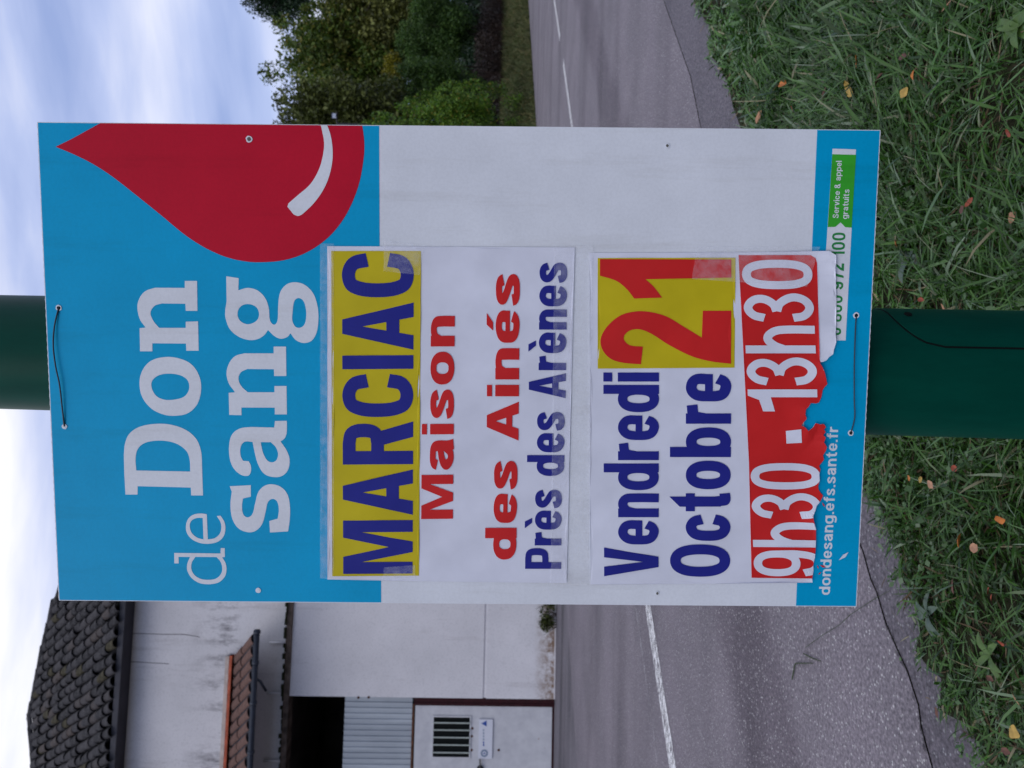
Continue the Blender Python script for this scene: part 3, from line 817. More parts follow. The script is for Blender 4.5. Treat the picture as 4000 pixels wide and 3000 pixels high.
printed('dash_mark', [[px6(1475, 310), px6(1574, 298), px6(1580, 388), px6(1480, 394)]], M['paper'], zz + 0.75, notice2)
# clear tape
def tape(poly, parent): printed('clear_tape', [poly], M['tape'], zz + 1.3, parent)
tape([bp(1252, 2256), bp(1252, 952), bp(1306, 952), bp(1306, 2260)], notice1)
tape([bp(1500, 1060), bp(1500, 940), bp(1660, 960), bp(1640, 1075)], notice1)
tape([bp(1497, 2262), bp(1500, 2214), bp(1622, 2205), bp(1625, 2262)], notice1)
tape([bp(2150, 2282), bp(2165, 960), bp(2318, 960), bp(2296, 2284)], notice1)
tape([bp(2700, 1090), bp(2720, 965), bp(3200, 965), bp(3150, 1120)], notice2)
for k, (x, y, a, s_) in enumerate([(1725, 800, 0.6, 4), (1725, 1210, 1.2, 5), (1702, 1255, 2.2, 3), (1865, 1140, 2.3, 9), (1690, 1215, 0.4, 3)]):
    c = px6(x, y)
    q = [c + s_ * np.array([math.cos(a), math.sin(a)]), c + s_ * .28 * np.array([-math.sin(a), math.cos(a)]), c - s_ * .8 * np.array([math.cos(a), math.sin(a)]), c - s_ * .22 * np.array([-math.sin(a), math.cos(a)])]
    printed('paper_scrap', [q], M['paper_red'] if k != 3 else M['paper'], 0.9, notice2)

# tie wires through the punched holes
def wire_on_board(label, pts, r):
    P = smooth_path([(bp(*p)[0], bp(*p)[1], 1) for p in pts], False, 6)
    N_ = len(P)
    pts3 = [BO + BX * p[0]/1000 + BY * p[1]/1000 + BN * (0.0004 + 0.0035 * math.sin(math.pi * i / (N_ - 1)) + 0.0008) for i, p in enumerate(P)]
    pts3 = [pts3[0] - BN * 0.012] + pts3 + [pts3[-1] - BN * 0.012]
    v, f = tube(pts3, r, 6)
    link_mesh('tie_wire', v, f, M['wire'], smooth=True, label=label, cat='wire', group='wires tying the board to the post')
wire_on_board('dark tie wire threaded through the two holes along the top edge of the sign', [(231, 1203), (218, 1275), (216, 1350), (226, 1430), (240, 1500), (249, 1600), (253, 1664)], 0.0010)
wire_on_board('thin tie wire threaded through the two holes along the bottom edge of the sign', [(3343, 1232), (3337, 1290), (3331, 1430), (3331, 1560), (3334, 1630), (3322, 1691)], 0.0007)

# ================================================================== LAMP POST
pc = bp(2000, 1440)                                             # behind the board
pb = BO + BX * pc[0] / 1000 + BY * pc[1] / 1000
R_LOW, R_TOP = 0.0872, 0.0788                                   # at z 0.75 / 1.75
def r_at(z): return R_LOW + (R_TOP - R_LOW) * (z - 0.75) / 1.0
BNH = np.array([BN[0], BN[1], 0]) / math.hypot(BN[0], BN[1])
lean_back = [np.dot(BO + BY * t * BH / 2 + BX * pc[0] / 1000 - pb, BNH) - r_at((BO + BY * t * BH / 2)[2]) for t in (-1, 0, 1)]
axis = pb + BNH * (min(lean_back) - 0.0055); axis[2] = 0      # the board touches the post where it leans closest
post = empty('lamp_post', 'dark green tapered metal lamp post carrying the sign board', 'lamp post')
post.location = Vector((axis[0], axis[1], 0))
v, f = [], []
zs = [0, 0.02, 0.02001] + list(np.linspace(0.05, 5.5, 14))
rads = [0.11, 0.11, r_at(0.02)] + [r_at(z) for z in zs[3:]]
SD = 96
for z, r in zip(zs, rads):
    for k in range(SD):
        t = 2 * math.pi * k / SD
        v.append((r * math.cos(t), r * math.sin(t), z))
for i in range(len(zs) - 1):
    for k in range(SD):
        k2 = (k + 1) % SD
        f.append((i*SD + k, i*SD + k2, (i+1)*SD + k2, (i+1)*SD + k))
link_mesh('shaft', v, f, M['post_green'], post, smooth=True)
lv, lf = tube([(0, 0, 5.48), (0, 0, 5.9), (-0.1, -0.25, 6.2), (-0.3, -0.8, 6.35)], [0.04, 0.04, 0.035, 0.03], 12)
arm = link_mesh('arm', lv, lf, M['post_green'], post, smooth=True)
lv, lf = join([tube([(-0.26, -0.7, 6.30), (-0.45, -1.25, 6.36)], [0.09, 0.05], 14)])
M['grey_metal'] = speckle_mat('grey_metal', (0.20, 0.21, 0.22), 0.45, 0.5, 0.15)
link_mesh('lamp_head', lv, lf, M['grey_metal'], post, smooth=True)
# access door: curved cover standing just proud of the shaft, dark backing patch painted as the shade in its seam
def on_post(px, py):
    d = ray(px, py)
    r = 0.087
    a = d[0]**2 + d[1]**2; o = CAM - axis
    b_ = 2 * (o[0]*d[0] + o[1]*d[1]); c = o[0]**2 + o[1]**2 - r*r
    t = (-b_ - math.sqrt(max(0, b_*b_ - 4*a*c))) / (2*a)
    p = CAM + d * t
    return math.atan2(p[1] - axis[1], p[0] - axis[0]), p[2]
th_l, z_top = on_post(3700, 1360)
z_top = on_post(3488, 1250)[1]
th_r = th_l + 1.9
def door_patch(dr, inset, thick):
    V, Fc = [], []
    a0, a1 = th_l + inset / 0.084, th_r - inset / 0.084
    zt, zb = z_top - inset, 0.30 + inset
    NA, cr_ = 28, 0.055 - inset
    for ring_r in (0, 1):
        for k in range(NA + 1):
            t = a0 + (a1 - a0) * k / NA
            arc = min(t - a0, a1 - t) * 0.084
            top = zt - (cr_ - math.sqrt(max(0, cr_**2 - (cr_ - min(arc, cr_))**2)))
            bot = zb + (cr_ - math.sqrt(max(0, cr_**2 - (cr_ - min(arc, cr_))**2)))
            for z in np.linspace(bot, top, 4):
                rr2 = r_at(z) + (dr if ring_r == 0 else dr - thick)
                V.append((rr2 * math.cos(t), rr2 * math.sin(t), z))
    n4 = (NA + 1) * 4
    for k in range(NA):
        for j in range(3):
            a = k * 4 + j
            Fc.append((a, a + 4, a + 5, a + 1)); Fc.append((n4 + a, n4 + a + 1, n4 + a + 5, n4 + a + 4))
        Fc.append((k*4, n4 + k*4, n4 + k*4 + 4, k*4 + 4)); Fc.append((k*4 + 3, k*4 + 7, n4 + k*4 + 7, n4 + k*4 + 3))
    for j in range(3):
        Fc.append((j, j + 1, n4 + j + 1, n4 + j)); b2 = NA * 4 + j
        Fc.append((b2, n4 + b2, n4 + b2 + 1, b2 + 1))
    return V, Fc
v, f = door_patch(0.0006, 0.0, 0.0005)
dshadow = link_mesh('door_seam_shadow', v, f, M['dark'], post)
v, f = door_patch(0.0016, 0.0022, 0.0008)
door = link_mesh('access_door', v, f, M['post_green'], post, smooth=False)
ts, zs_ = on_post(3545, 1234)
c0 = np.array([math.cos(ts), math.sin(ts), 0])
v, f = tube([c0 * (r_at(zs_) + 0.0004) + np.array([0, 0, zs_]), c0 * (r_at(zs_) + 0.0035) + np.array([0, 0, zs_])], 0.0048, 10)
link_mesh('door_screw', v, f, M['dark'], door)

# ================================================================== BUILDING
G1, G2 = ground(2172, 2360), ground(2163, 3000)
WE = (G1 - G2); WE[2] = 0; WE /= np.linalg.norm(WE)             # along the wall, to the right
WNV = np.array([WE[1], -WE[0], 0.0])                            # out of the wall, towards the camera
def wsz(px, py, d=0.0):
    p = on_plane(px, py, G2 + WNV * d, WNV) - G2
    return float(np.dot(p, WE)), float(p[2])
def wp(s, z, d=0.0): return G2 * np.array([1, 1, 0]) + WE * s + WNV * d + np.array([0, 0, z])
def project(p):
    q = np.asarray(p) - CAM
    zc = np.dot(q, FWD)
    return 2000 - F * np.dot(q, UPV) / zc, 1500 - F * np.dot(q, RT) / zc
building = empty('white_building', 'white rendered building with dark tiled roof, garage opening and small tiled awning', 'building')
def wbox(name, s0, s1, z0, z1, d0, d1, mat, parent=building, **kw):
    o = wp(s0, z0, d0)
    return link_mesh(name, box_pts(o, WE * (s1 - s0), WNV * (d1 - d0), np.array([0, 0, z1 - z0])), BOXF, mat, parent, **kw)
z_led = wsz(1126, 2550)[1]
z_eav = wsz(455, 2550)[1]
z_gro = wsz(1896, 2550)[1]
s_jam = wsz(1700, 2726)[0]
s_end = 0.0
while rc(wp(s_end, 0))[1] > far_v + 0.5 and s_end < 8: s_end += 0.05
S_L = -7.0
# render with grime
m, n, l, b = new_mat('white_render', (0.58, 0.56, 0.57), 0.85, 0.2)
n1 = add_noise(n, l, 0.8, 7, 0.6); n2_ = add_noise(n, l, 3.0, 8, 0.7, stretch=(1, 1, 0.12)); n3 = add_noise(n, l, 30, 5, 0.6)
c = ramp(n, l, n1.outputs['Fac'], [(0.3, (0.60, 0.585, 0.59)), (0.7, (0.72, 0.70, 0.705))]).outputs['Color']
c = mixc(n, l, 1.0, c, ramp(n, l, n2_.outputs['Fac'], [(0.30, (0.80, 0.785, 0.775)), (0.44, (1, 1, 1))]).outputs['Color'], 'MULTIPLY')
c = mixc(n, l, 1.0, c, ramp(n, l, n3.outputs['Fac'], [(0.30, (0.86, 0.86, 0.86)), (0.5, (1, 1, 1))]).outputs['Color'], 'MULTIPLY')
# dirt streaks with soft edges above the awning and rust creeping up from the foot
tcn = n.new('ShaderNodeTexCoord'); sx = n.new('ShaderNodeSeparateXYZ'); l.new(tcn.outputs['Object'], sx.inputs[0])
def band(z0, z1, z2, z3):
    mr = n.new('ShaderNodeValToRGB'); e_ = mr.color_ramp.elements
    mm = n.new('ShaderNodeMath'); mm.operation = 'DIVIDE'; mm.inputs[1].default_value = 8.0; l.new(sx.outputs['Z'], mm.inputs[0])
    e_[0].position = z0 / 8; e_[0].color = (0, 0, 0, 1); e_[1].position = z3 / 8; e_[1].color = (0, 0, 0, 1)
    q = e_.new(z1 / 8); q.color = (1, 1, 1, 1); q = e_.new(z2 / 8); q.color = (1, 1, 1, 1)
    l.new(mm.outputs[0], mr.inputs['Fac']); return mr.outputs['Color']
z_can = wsz(910, 2750)[1]
nd = add_noise(n, l, 2.6, 8, 0.75, stretch=(1, 1, 0.35))
dm = mixc(n, l, 1.0, ramp(n, l, nd.outputs['Fac'], [(0.50, (0, 0, 0)), (0.66, (1, 1, 1))]).outputs['Color'], band(z_can - 0.1, z_can + 0.05, z_can + 0.25, z_can + 0.95), 'MULTIPLY')
c = mixc(n, l, dm, c, (0.13, 0.12, 0.13))
nr = add_noise(n, l, 7, 8, 0.75)
rm = mixc(n, l, 1.0, ramp(n, l, nr.outputs['Fac'], [(0.40, (0, 0, 0)), (0.58, (1, 1, 1))]).outputs['Color'], band(-0.5, -0.2, 0.10, 0.42), 'MULTIPLY')
c = mixc(n, l, rm, c, (0.20, 0.12, 0.07))
l.new(c, b.inputs['Base Color'])
nb = add_noise(n, l, 55, 5, 0.6); bump(n, l, b, nb.outputs['Fac'], 0.25, 0.01)
M['render'] = m
M['concrete_dirty'] = speckle_mat('dirty_concrete', (0.11, 0.085, 0.07), 0.9, 0.1, 0.6, 6, 0.6, 30, 0.02)
M['fascia'] = speckle_mat('fascia_paint', (0.045, 0.045, 0.055), 0.6, 0.3, 0.2, 3)
M['soffit'] = speckle_mat('soffit', (0.05, 0.05, 0.06), 0.8, 0.2, 0.2, 3)
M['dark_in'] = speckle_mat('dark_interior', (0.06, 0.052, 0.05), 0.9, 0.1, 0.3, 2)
M['oxide'] = speckle_mat('red_oxide_paint', (0.030, 0.004, 0.006), 0.6, 0.2, 0.35, 12)
M['rust'] = speckle_mat('rust', (0.11, 0.05, 0.03), 0.9, 0.1, 0.5, 14)
m, n, l, b = new_mat('door_paint', (0.52, 0.52, 0.54), 0.55, 0.4)
n1 = add_noise(n, l, 5, 7, 0.65)
c = ramp(n, l, n1.outputs['Fac'], [(0.3, (0.46, 0.46, 0.48)), (0.7, (0.58, 0.58, 0.59))]).outputs['Color']
n2_ = add_noise(n, l, 11, 8, 0.75)
c = mixc(n, l, ramp(n, l, n2_.outputs['Fac'], [(0.66, (0, 0, 0)), (0.72, (1, 1, 1))]).outputs['Color'], c, (0.22, 0.10, 0.06))
l.new(c, b.inputs['Base Color']); M['door'] = m
m, n, l, b = new_mat('corrugated_sheet', (0.38, 0.42, 0.45), 0.45, 0.4)
n1 = add_noise(n, l, 4, 6, 0.6, stretch=(1, 1, 0.2))
l.new(ramp(n, l, n1.outputs['Fac'], [(0.3, (0.31, 0.34, 0.37)), (0.7, (0.44, 0.48, 0.51))]).outputs['Color'], b.inputs['Base Color']); M['corrugated'] = m

TH = 0.3
# walls: two rendered courses below the ledge with a joint between, one above
wbox('wall_course', s_jam, s_end, -0.05, z_gro - 0.03, -TH, 0.0, M['render'])
wbox('wall_course', s_jam, s_end, z_gro + 0.03, z_led - 0.06, -TH, 0.0, M['render'])
wbox('joint_recess', s_jam + 0.01, s_end - 0.01, z_gro - 0.03, z_gro + 0.03, -TH, -0.018, M['render'])
wbox('wall_course', S_L, -3.2, -0.05, z_led - 0.06, -TH, 0.0, M['render'])
wbox('upper_wall', S_L, s_end, z_led + 0.05, z_eav + 0.15, -TH, -0.03, M['render'])
wbox('ledge', S_L, s_end + 0.04, z_led - 0.06, z_led + 0.05, -TH, 0.045, M['concrete_dirty'])
# lumpy mortar line along the ledge
lump = []
for k in range(70):
    s = S_L + 3 + k * (s_end - S_L - 3) / 70 + random.uniform(-.03, .03)
    lump.append((box_pts(wp(s, z_led + 0.04, 0.02), WE * random.uniform(.05, .16), WNV * random.uniform(.05, .075), np.array([0, 0, random.uniform(.01, .05)])), BOXF))
v, f = join(lump); link_mesh('ledge_moss', v, f, M['soil'], building, kind='stuff')
# side and back of the building
DEP = 8.0
wbox('side_wall', s_end - TH, s_end - 0.005, -0.05, z_eav + 0.1, -DEP, -TH - 0.002, M['render'])
wbox('side_wall', S_L + 0.005, S_L + TH, -0.05, z_eav + 0.1, -DEP, -TH - 0.002, M['render'])
wbox('back_wall', S_L, s_end, -0.05, z_eav + 0.1, -DEP - TH, -DEP - 0.002, M['render'])
# inside the opening
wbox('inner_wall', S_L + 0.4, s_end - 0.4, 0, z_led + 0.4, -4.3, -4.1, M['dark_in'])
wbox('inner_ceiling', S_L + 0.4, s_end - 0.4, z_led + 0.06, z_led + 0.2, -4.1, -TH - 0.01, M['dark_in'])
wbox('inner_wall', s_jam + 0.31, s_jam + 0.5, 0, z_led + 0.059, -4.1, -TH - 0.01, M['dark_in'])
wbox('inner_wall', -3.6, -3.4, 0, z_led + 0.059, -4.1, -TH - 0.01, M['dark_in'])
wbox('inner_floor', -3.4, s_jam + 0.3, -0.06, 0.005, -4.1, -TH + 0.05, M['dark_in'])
# garage front: steel door, corrugated sheet above, dark gap on top
DI = -0.10
z_d1 = wsz(1620, 2850, DI)[1]; z_d2 = wsz(1343, 2850, DI)[1]
s_f0, s_f1 = wsz(1900, 2757, DI)[0], wsz(1900, 2733, DI)[0]
s_gl = -3.0
wbox('door_frame', s_f0, s_jam - 0.005, 0.0, z_d1 + 0.02, DI - 0.10, DI + 0.03, M['oxide'])
wbox('frame_groove', s_f0 + 0.03, s_f0 + 0.055, 0.0, z_d1, DI + 0.03, DI + 0.045, M['oxide'])
gate = wbox('steel_door', s_gl, s_f0 - 0.008, 0.04, z_d1, DI - 0.05, DI, M['door'])
wbox('door_foot', s_gl, s_f0 - 0.008, 0.0, 0.038, DI - 0.06, DI - 0.01, M['oxide'])
wbox('rail', s_gl, s_f0 + 0.02, z_d1 + 0.021, z_d1 + 0.06, DI - 0.06, DI + 0.01, M['rust'])
# ribbed sheet
V, Fc = [], []
s_c1 = s_jam - 0.01; pitch = 0.105; k = 0
xs = []
s = s_gl
while s < s_c1:
    xs += [(s, 0.0), (s + pitch * 0.42, 0.0), (s + pitch * 0.5, -0.022), (s + pitch * 0.92, -0.022)]
    s += pitch
for s, d in xs: V += [wp(s, z_d1 + 0.06, DI + d), wp(s, z_d2, DI + d)]
Fc = [(2*i, 2*i + 2, 2*i + 3, 2*i + 1) for i in range(len(xs) - 1)]
link_mesh('corrugated_sheet', V, Fc, M['corrugated'], building)
# barred window in the door
a0, a1 = wsz(1695, 2800, DI), wsz(1832, 2957, DI)
gs0, gs1, gz0, gz1 = a1[0], a0[0], a1[1], a0[1]
win = wbox('window', gs0, gs1, gz0, gz1, DI, DI + 0.004, M['dark'], building)
for (sa, sb, za, zb) in ((gs0 - .025, gs1 + .025, gz1, gz1 + .025), (gs0 - .025, gs1 + .025, gz0 - .025, gz0), (gs0 - .025, gs0, gz0, gz1), (gs1, gs1 + .025, gz0, gz1)):
    wbox('window_frame', sa, sb, za, zb, DI, DI + 0.02, M['door'], win)
M['bar'] = speckle_mat('window_bar_paint', (0.36, 0.40, 0.36), 0.5, 0.4, 0.2, 20)
for py in (2822, 2850, 2879, 2908, 2938):
    s = wsz(1760, py, DI)[0]
    wbox('window_bar', s - .012, s + .012, gz0 - 0.01, gz1 + 0.01, DI + 0.021, DI + 0.035, M['bar'], win)
# door handle
hs, hz = wsz(1876, 3004, DI)
v, f = join([tube([wp(hs, hz, DI + .002), wp(hs, hz, DI + .05)], [0.07, 0.06], 16), tube([wp(hs + .02, hz, DI + .05), wp(hs + .20, hz + 0.012, DI + .055)], 0.013, 8)])
M['black'] = new_mat('black_plastic', (0.015, 0.016, 0.02), 0.4, 0.4)[0]
link_mesh('door_handle', v, f, M['black'], building, smooth=False)
for (px, py) in ((1845, 2845), (1843, 2876), (1842, 2930), (1948, 2930), (1400, 2725), (1440, 2724)):
    s, z = wsz(px, py, DI if py > 2740 else 0)
    d = DI if py > 2740 else 0
    v, f = tube([wp(s, z, d + 0.001), wp(s, z, d + 0.012)], [0.026, 0.018], 8)
    link_mesh('rust_bolt', v, f, M['rust'], building)
# plaque on the door
M['plaque_white'] = speckle_mat('plaque_white', (0.62, 0.63, 0.68), 0.35, 0.5, 0.05)
M['plaque_blue'] = speckle_mat('plaque_blue', (0.02, 0.07, 0.30), 0.4, 0.4, 0.05)
M['plaque_grey'] = speckle_mat('plaque_grey', (0.20, 0.25, 0.33), 0.4, 0.4, 0.05)
a0, a1 = wsz(1872, 2808, DI), wsz(1922, 2962, DI)
pl = empty('wall_plaque', 'small white plaque with blue triangle and round badge on the garage door', 'sign')
wbox('plate', a1[0], a0[0], a1[1], a0[1], DI + 0.003, DI + 0.03, M['plaque_white'], pl)
cs, cz = wsz(1891, 2824, DI); q = 0.055
link_mesh('blue_triangle', [wp(cs - q, cz - q*.9, DI + .032), wp(cs + q, cz - q*.9, DI + .032), wp(cs, cz + q, DI + .032)], [(0, 1, 2)], M['plaque_blue'], pl)
cs, cz = wsz(1892, 2940, DI)
link_mesh('round_badge', [wp(cs + .072*math.cos(t), cz + .072*math.sin(t), DI + .032) for t in np.linspace(0, 2*math.pi, 25)[:-1]], [tuple(range(24))], M['plaque_grey'], pl)
link_mesh('badge_ring', [wp(cs + .035*math.cos(t), cz + .035*math.sin(t), DI + .034) for t in np.linspace(0, 2*math.pi, 25)[:-1]], [tuple(range(24))], M['plaque_white'], pl)
link_mesh('badge_drop', [wp(cs - .02, cz - .012, DI + .036), wp(cs + .02, cz - .012, DI + .036), wp(cs, cz + .03, DI + .036)], [(0, 1, 2)], M['plaque_blue'], pl)
for py in (2850, 2862, 2874, 2886, 2898, 2908):
    s, z = wsz(1889, py, DI)
    wbox('plaque_line', s - .018, s + .018, z - .012, z + .012, DI + 0.0305, DI + 0.032, M['plaque_grey'] if py < 2890 else M['plaque_blue'], pl)
# little pipes standing on the ledge
for (x0, x1, py) in ((1055, 1118, 2509), (1047, 1105, 2707), (1033, 1092, 2970)):
    s, za = wsz(x0, py); zb = wsz(x1, py)[1]
    v, f = tube([wp(s, zb - .02, 0.02), wp(s, za, 0.02)], 0.022, 8)
    link_mesh('ledge_pipe', v, f, M['render'], building, smooth=True)
# hairline cracks
M['crack'] = new_mat('crack', (0.16, 0.145, 0.15), 0.9, 0.1)[0]
for (pts) in ([(500, 2474), (560, 2475), (640, 2478), (720, 2480), (780, 2489)], [(500, 2586), (545, 2588), (600, 2589), (660, 2593)]):
    P = []
    for (x, y) in pts:
        s, z = wsz(x, y, -0.03); P.append(wp(s + random.uniform(-.01, .01), z, -0.0285))
    V = []
    for p in P: V += [p - WE * .007, p + WE * .007]
    link_mesh('crack', V, [(2*i, 2*i+1, 2*i+3, 2*i+2) for i in range(len(P) - 1)], M['crack'], building)

# ---- main roof: canal tiles laid askew to the wall line
OV = 0.38
e_r, e_l = wsz(452, 2361, OV), wsz(418, 3000, OV)
z_tl = (e_r[1] + e_l[1]) / 2
def ep(s): return wp(s, z_tl, OV)
BETA = math.radians(38)
ch = np.array([-math.sin(BETA), math.cos(BETA), 0])
best = None
for tp in np.linspace(0.5, 1.3, 81):
    p0 = ep(1.4); a = project(p0); b2 = project(p0 + 0.3 * (ch + np.array([0, 0, tp])))
    dx, dy = b2[0] - a[0], b2[1] - a[1]
    if dx >= 0: continue
    err = abs(dy / -dx - 0.65)
    if best is None or err < best[0]: best = (err, tp)
cv = ch + np.array([0, 0, best[1]]); cv /= np.linalg.norm(cv)
rn = np.cross(WE, cv); rn /= np.linalg.norm(rn)
if rn[2] < 0: rn = -rn
tw = np.cross(cv, rn); tw /= np.linalg.norm(tw)
ridge_px = [(60, 1800), (300, 2100), (222, 2336), (206, 2357), (165, 2536), (130, 2715), (114, 2797), (117, 2851), (127, 3000), (150, 3300)]
ridge_px = ridge_px[1:]
def ridge_x(y): return float(np.interp(y, [p[1] for p in ridge_px], [p[0] for p in ridge_px]))
m, n, l, b = new_mat('roof_tile_dark', (0.05, 0.05, 0.055), 0.85, 0.2)
oi = n.new('ShaderNodeObjectInfo')
c = ramp(n, l, oi.outputs['Random'], [(0.0, (0.014, 0.0135, 0.017)), (0.5, (0.026, 0.025, 0.030)), (0.85, (0.044, 0.041, 0.046)), (1.0, (0.055, 0.042, 0.038))]).outputs['Color']
nl_ = add_noise(n, l, 16, 8, 0.75)
c = mixc(n, l, ramp(n, l, nl_.outputs['Fac'], [(0.50, (0, 0, 0)), (0.66, (0.85, 0.85, 0.85))]).outputs['Color'], c, (0.062, 0.060, 0.064))
c = mixc(n, l, ramp(n, l, nl_.outputs['Fac'], [(0.30, (0.8, 0.8, 0.8)), (0.42, (0, 0, 0))]).outputs['Color'], c, (0.018, 0.017, 0.018))
l.new(c, b.inputs['Base Color']); bump(n, l, b, nl_.outputs['Fac'], 0.6, 0.02); M['tile'] = m
M['tile_moss'] = speckle_mat('roof_tile_moss', (0.045, 0.040, 0.026), 0.9, 0.1, 0.55, 14)
M['tile_dark'] = speckle_mat('roof_deck', (0.012, 0.012, 0.014), 0.9, 0.1, 0.2, 5)
ridge3 = [on_plane(x, y, ep(0), rn) for x, y in ridge_px]
deck = [ep(S_L - .2), ep(s_end + .2)] + ridge3
roof = link_mesh('roof', [p - rn * 0.06 for p in deck], [tuple(range(len(deck)))], M['tile_dark'], building)
def tile_mesh(r0, r1, L, hgt=0.8):
    V, Fc = [], []
    N_ = 6
    for (t, r) in ((0, r0), (1, r1)):
        for k in range(N_ + 1):
            a = math.pi * k / N_
            V.append((-r * math.cos(a), t * L, r * hgt * math.sin(a) - 0.03))
        for k in range(N_ + 1):
            a = math.pi * k / N_
            V.append((-(r - .014) * math.cos(a), t * L, (r - .014) * hgt * math.sin(a) - 0.03))
    n_ = N_ + 1
    for k in range(N_):
        Fc.append((k, k + 1, 2*n_ + k + 1, 2*n_ + k))
        Fc.append((n_ + k, 3*n_ + k, 3*n_ + k + 1, n_ + k + 1))
        Fc.append((k, n_ + k, n_ + k + 1, k + 1))
    return V, Fc
EXPO, LEN, SPC = 0.36, 0.44, 0.228
tm = []
for kk, mat in enumerate(('tile', 'tile_moss')):
    V, Fc = tile_mesh(0.098, 0.080, LEN)
    me = bpy.data.meshes.new('tile'); me.from_pydata(V, [], Fc); me.materials.append(M[mat]); me.update(); tm.append(me)
cnt = 0
for i in range(-16, 40):
    for j in range(0, 16):
        p = ep(i * SPC) + cv * (j * EXPO + random.uniform(-.06, .05) - 0.04) + rn * (0.012 * (j % 2) + random.uniform(-.012, .012)) + tw * random.uniform(-.012, .012)
        if np.dot(p - wp(s_end + 0.15, 0), WE) > 0 and j == 0: continue
        tx, ty = project(p + cv * EXPO * 0.85)
        if tx < ridge_x(ty) + 2 or ty > 3040 or ty < 1950: continue
        if cnt >= 296: break
        c2 = cv + tw * random.uniform(-.065, .065); c2 /= np.linalg.norm(c2)
        r2 = np.cross(tw, c2); r2 = r2 if r2[2] > 0 else -r2
        t2 = np.cross(c2, r2)
        o = bpy.data.objects.new('tile', tm[1 if random.random() < .05 else 0])
        o.matrix_world = Matrix(((t2[0], c2[0], r2[0], p[0]), (t2[1], c2[1], r2[1], p[1]), (t2[2], c2[2], r2[2], p[2]), (0, 0, 0, 1)))
        o.parent = roof; col.objects.link(o); cnt += 1
# capping tiles along the ridge
V, Fc = tile_mesh(0.105, 0.09, 0.42)
mc = bpy.data.meshes.new('ridge_tile'); mc.from_pydata(V, [], Fc); mc.materials.append(M['tile']); mc.update()
for a, b2 in zip(ridge3[:-1], ridge3[1:]):
    L = np.linalg.norm(b2 - a); k = max(1, math.ceil(L / 0.34)); d = (b2 - a) / L
    up = rn - d * np.dot(rn, d); up /= np.linalg.norm(up); sd_ = np.cross(d, up)
    for q in range(k):
        p = a + d * (q * L / k - 0.06) - up * 0.005 + up * random.uniform(-.01, .01)
        o = bpy.data.objects.new('ridge_tile', mc)
        o.matrix_world = Matrix(((sd_[0], d[0], up[0], p[0]), (sd_[1], d[1], up[1], p[1]), (sd_[2], d[2], up[2], p[2]), (0, 0, 0, 1)))
        o.parent = roof; col.objects.link(o)
# fascia and soffit
wbox('fascia', S_L, s_end + .2, z_tl - 0.15, z_tl - 0.05, OV - 0.05, OV - 0.01, M['fascia'])
wbox('soffit', S_L, s_end + .2, z_tl - 0.15, z_tl - 0.12, -0.03, OV - 0.052, M['soffit'])

# ---- awning: small sloping tiled roof on the wall
A_ = wp(*wsz(919, 2563))
h_ = np.array([math.sin(math.radians(40)), -math.cos(math.radians(40)), 0])
d_ = ray(990, 2474)
# meet the view ray with the vertical plane through A_ along h_
nn_ = np.cross(h_, [0, 0, 1.0]); tt = np.dot(A_ - CAM, nn_) / np.dot(d_, nn_)
Gp = CAM + d_ * tt
dv = Gp - A_
M['terracotta'] = speckle_mat('terracotta_tile', (0.36, 0.085, 0.045), 0.8, 0.2, 0.35, 7)
M['terracotta_pale'] = speckle_mat('terracotta_weathered', (0.135, 0.078, 0.064), 0.85, 0.2, 0.4, 6)
M['mortar'] = speckle_mat('mortar_cream', (0.50, 0.43, 0.38), 0.85, 0.2, 0.2, 8)
M['gutter'] = speckle_mat('gutter_grey', (0.022, 0.028, 0.042), 0.5, 0.4, 0.2, 8)
LA = 6.5
aw = link_mesh('awning', box_pts(A_ - WE * LA, WE * LA, dv, np.array([0, 0, -0.06])), BOXF, M['soffit'], building)
link_mesh('flashing', box_pts(A_ - WE * LA + np.array([0, 0, 0.10]), WE * (LA + .0), WNV * 0.05, np.array([0, 0, 0.07])), BOXF, M['mortar'], building)
# bedding course of tiles against the wall
V, Fc = tile_mesh(0.085, 0.075, 0.40, 0.9)
me = bpy.data.meshes.new('bedding_tile'); me.from_pydata(V, [], Fc); me.materials.append(M['terracotta']); me.update()
ax_up = np.array([0, 0, 1.0])
for k in range(int(LA / 0.33)):
    p = A_ - WE * (k * 0.33 + 0.36) + WNV * 0.09 + ax_up * 0.035
    o = bpy.data.objects.new('bedding_tile', me)
    o.matrix_world = Matrix(((WNV[0], WE[0], 0, p[0]), (WNV[1], WE[1], 0, p[1]), (0, 0, 1, p[2]), (0, 0, 0, 1)))
    o.parent = aw; col.objects.link(o)
Ld = np.linalg.norm(dv); du = dv / Ld; an = np.cross(WE, du); an = an if an[2] > 0 else -an; aw_t = np.cross(du, an)
V, Fc = tile_mesh(0.095, 0.085, Ld * 0.56, 0.45)
me = bpy.data.meshes.new('awning_tile'); me.from_pydata(V, [], Fc); me.materials.append(M['terracotta_pale']); me.update()
for k in range(int(LA / 0.215)):
    for j in range(2):
        p = A_ - WE * (0.10 + k * 0.215) + du * (Ld * (1.0 - 0.5 * j) + 0.02) + an * (0.04 + 0.012 * j + random.uniform(-.006, .006))
        o = bpy.data.objects.new('awning_tile', me)
        o.matrix_world = Matrix(((-aw_t[0], -du[0], an[0], p[0]), (-aw_t[1], -du[1], an[1], p[1]), (-aw_t[2], -du[2], an[2], p[2]), (0, 0, 0, 1)))
        o.parent = aw; col.objects.link(o)
gz = np.array([0, 0, -0.05])
g0 = Gp + du * 0.05 + gz + WE * 0.05
gv, gf = tube([g0, g0 - WE * LA], 0.052, 12)
gut = link_mesh('gutter', gv, gf, M['gutter'], building, smooth=True)
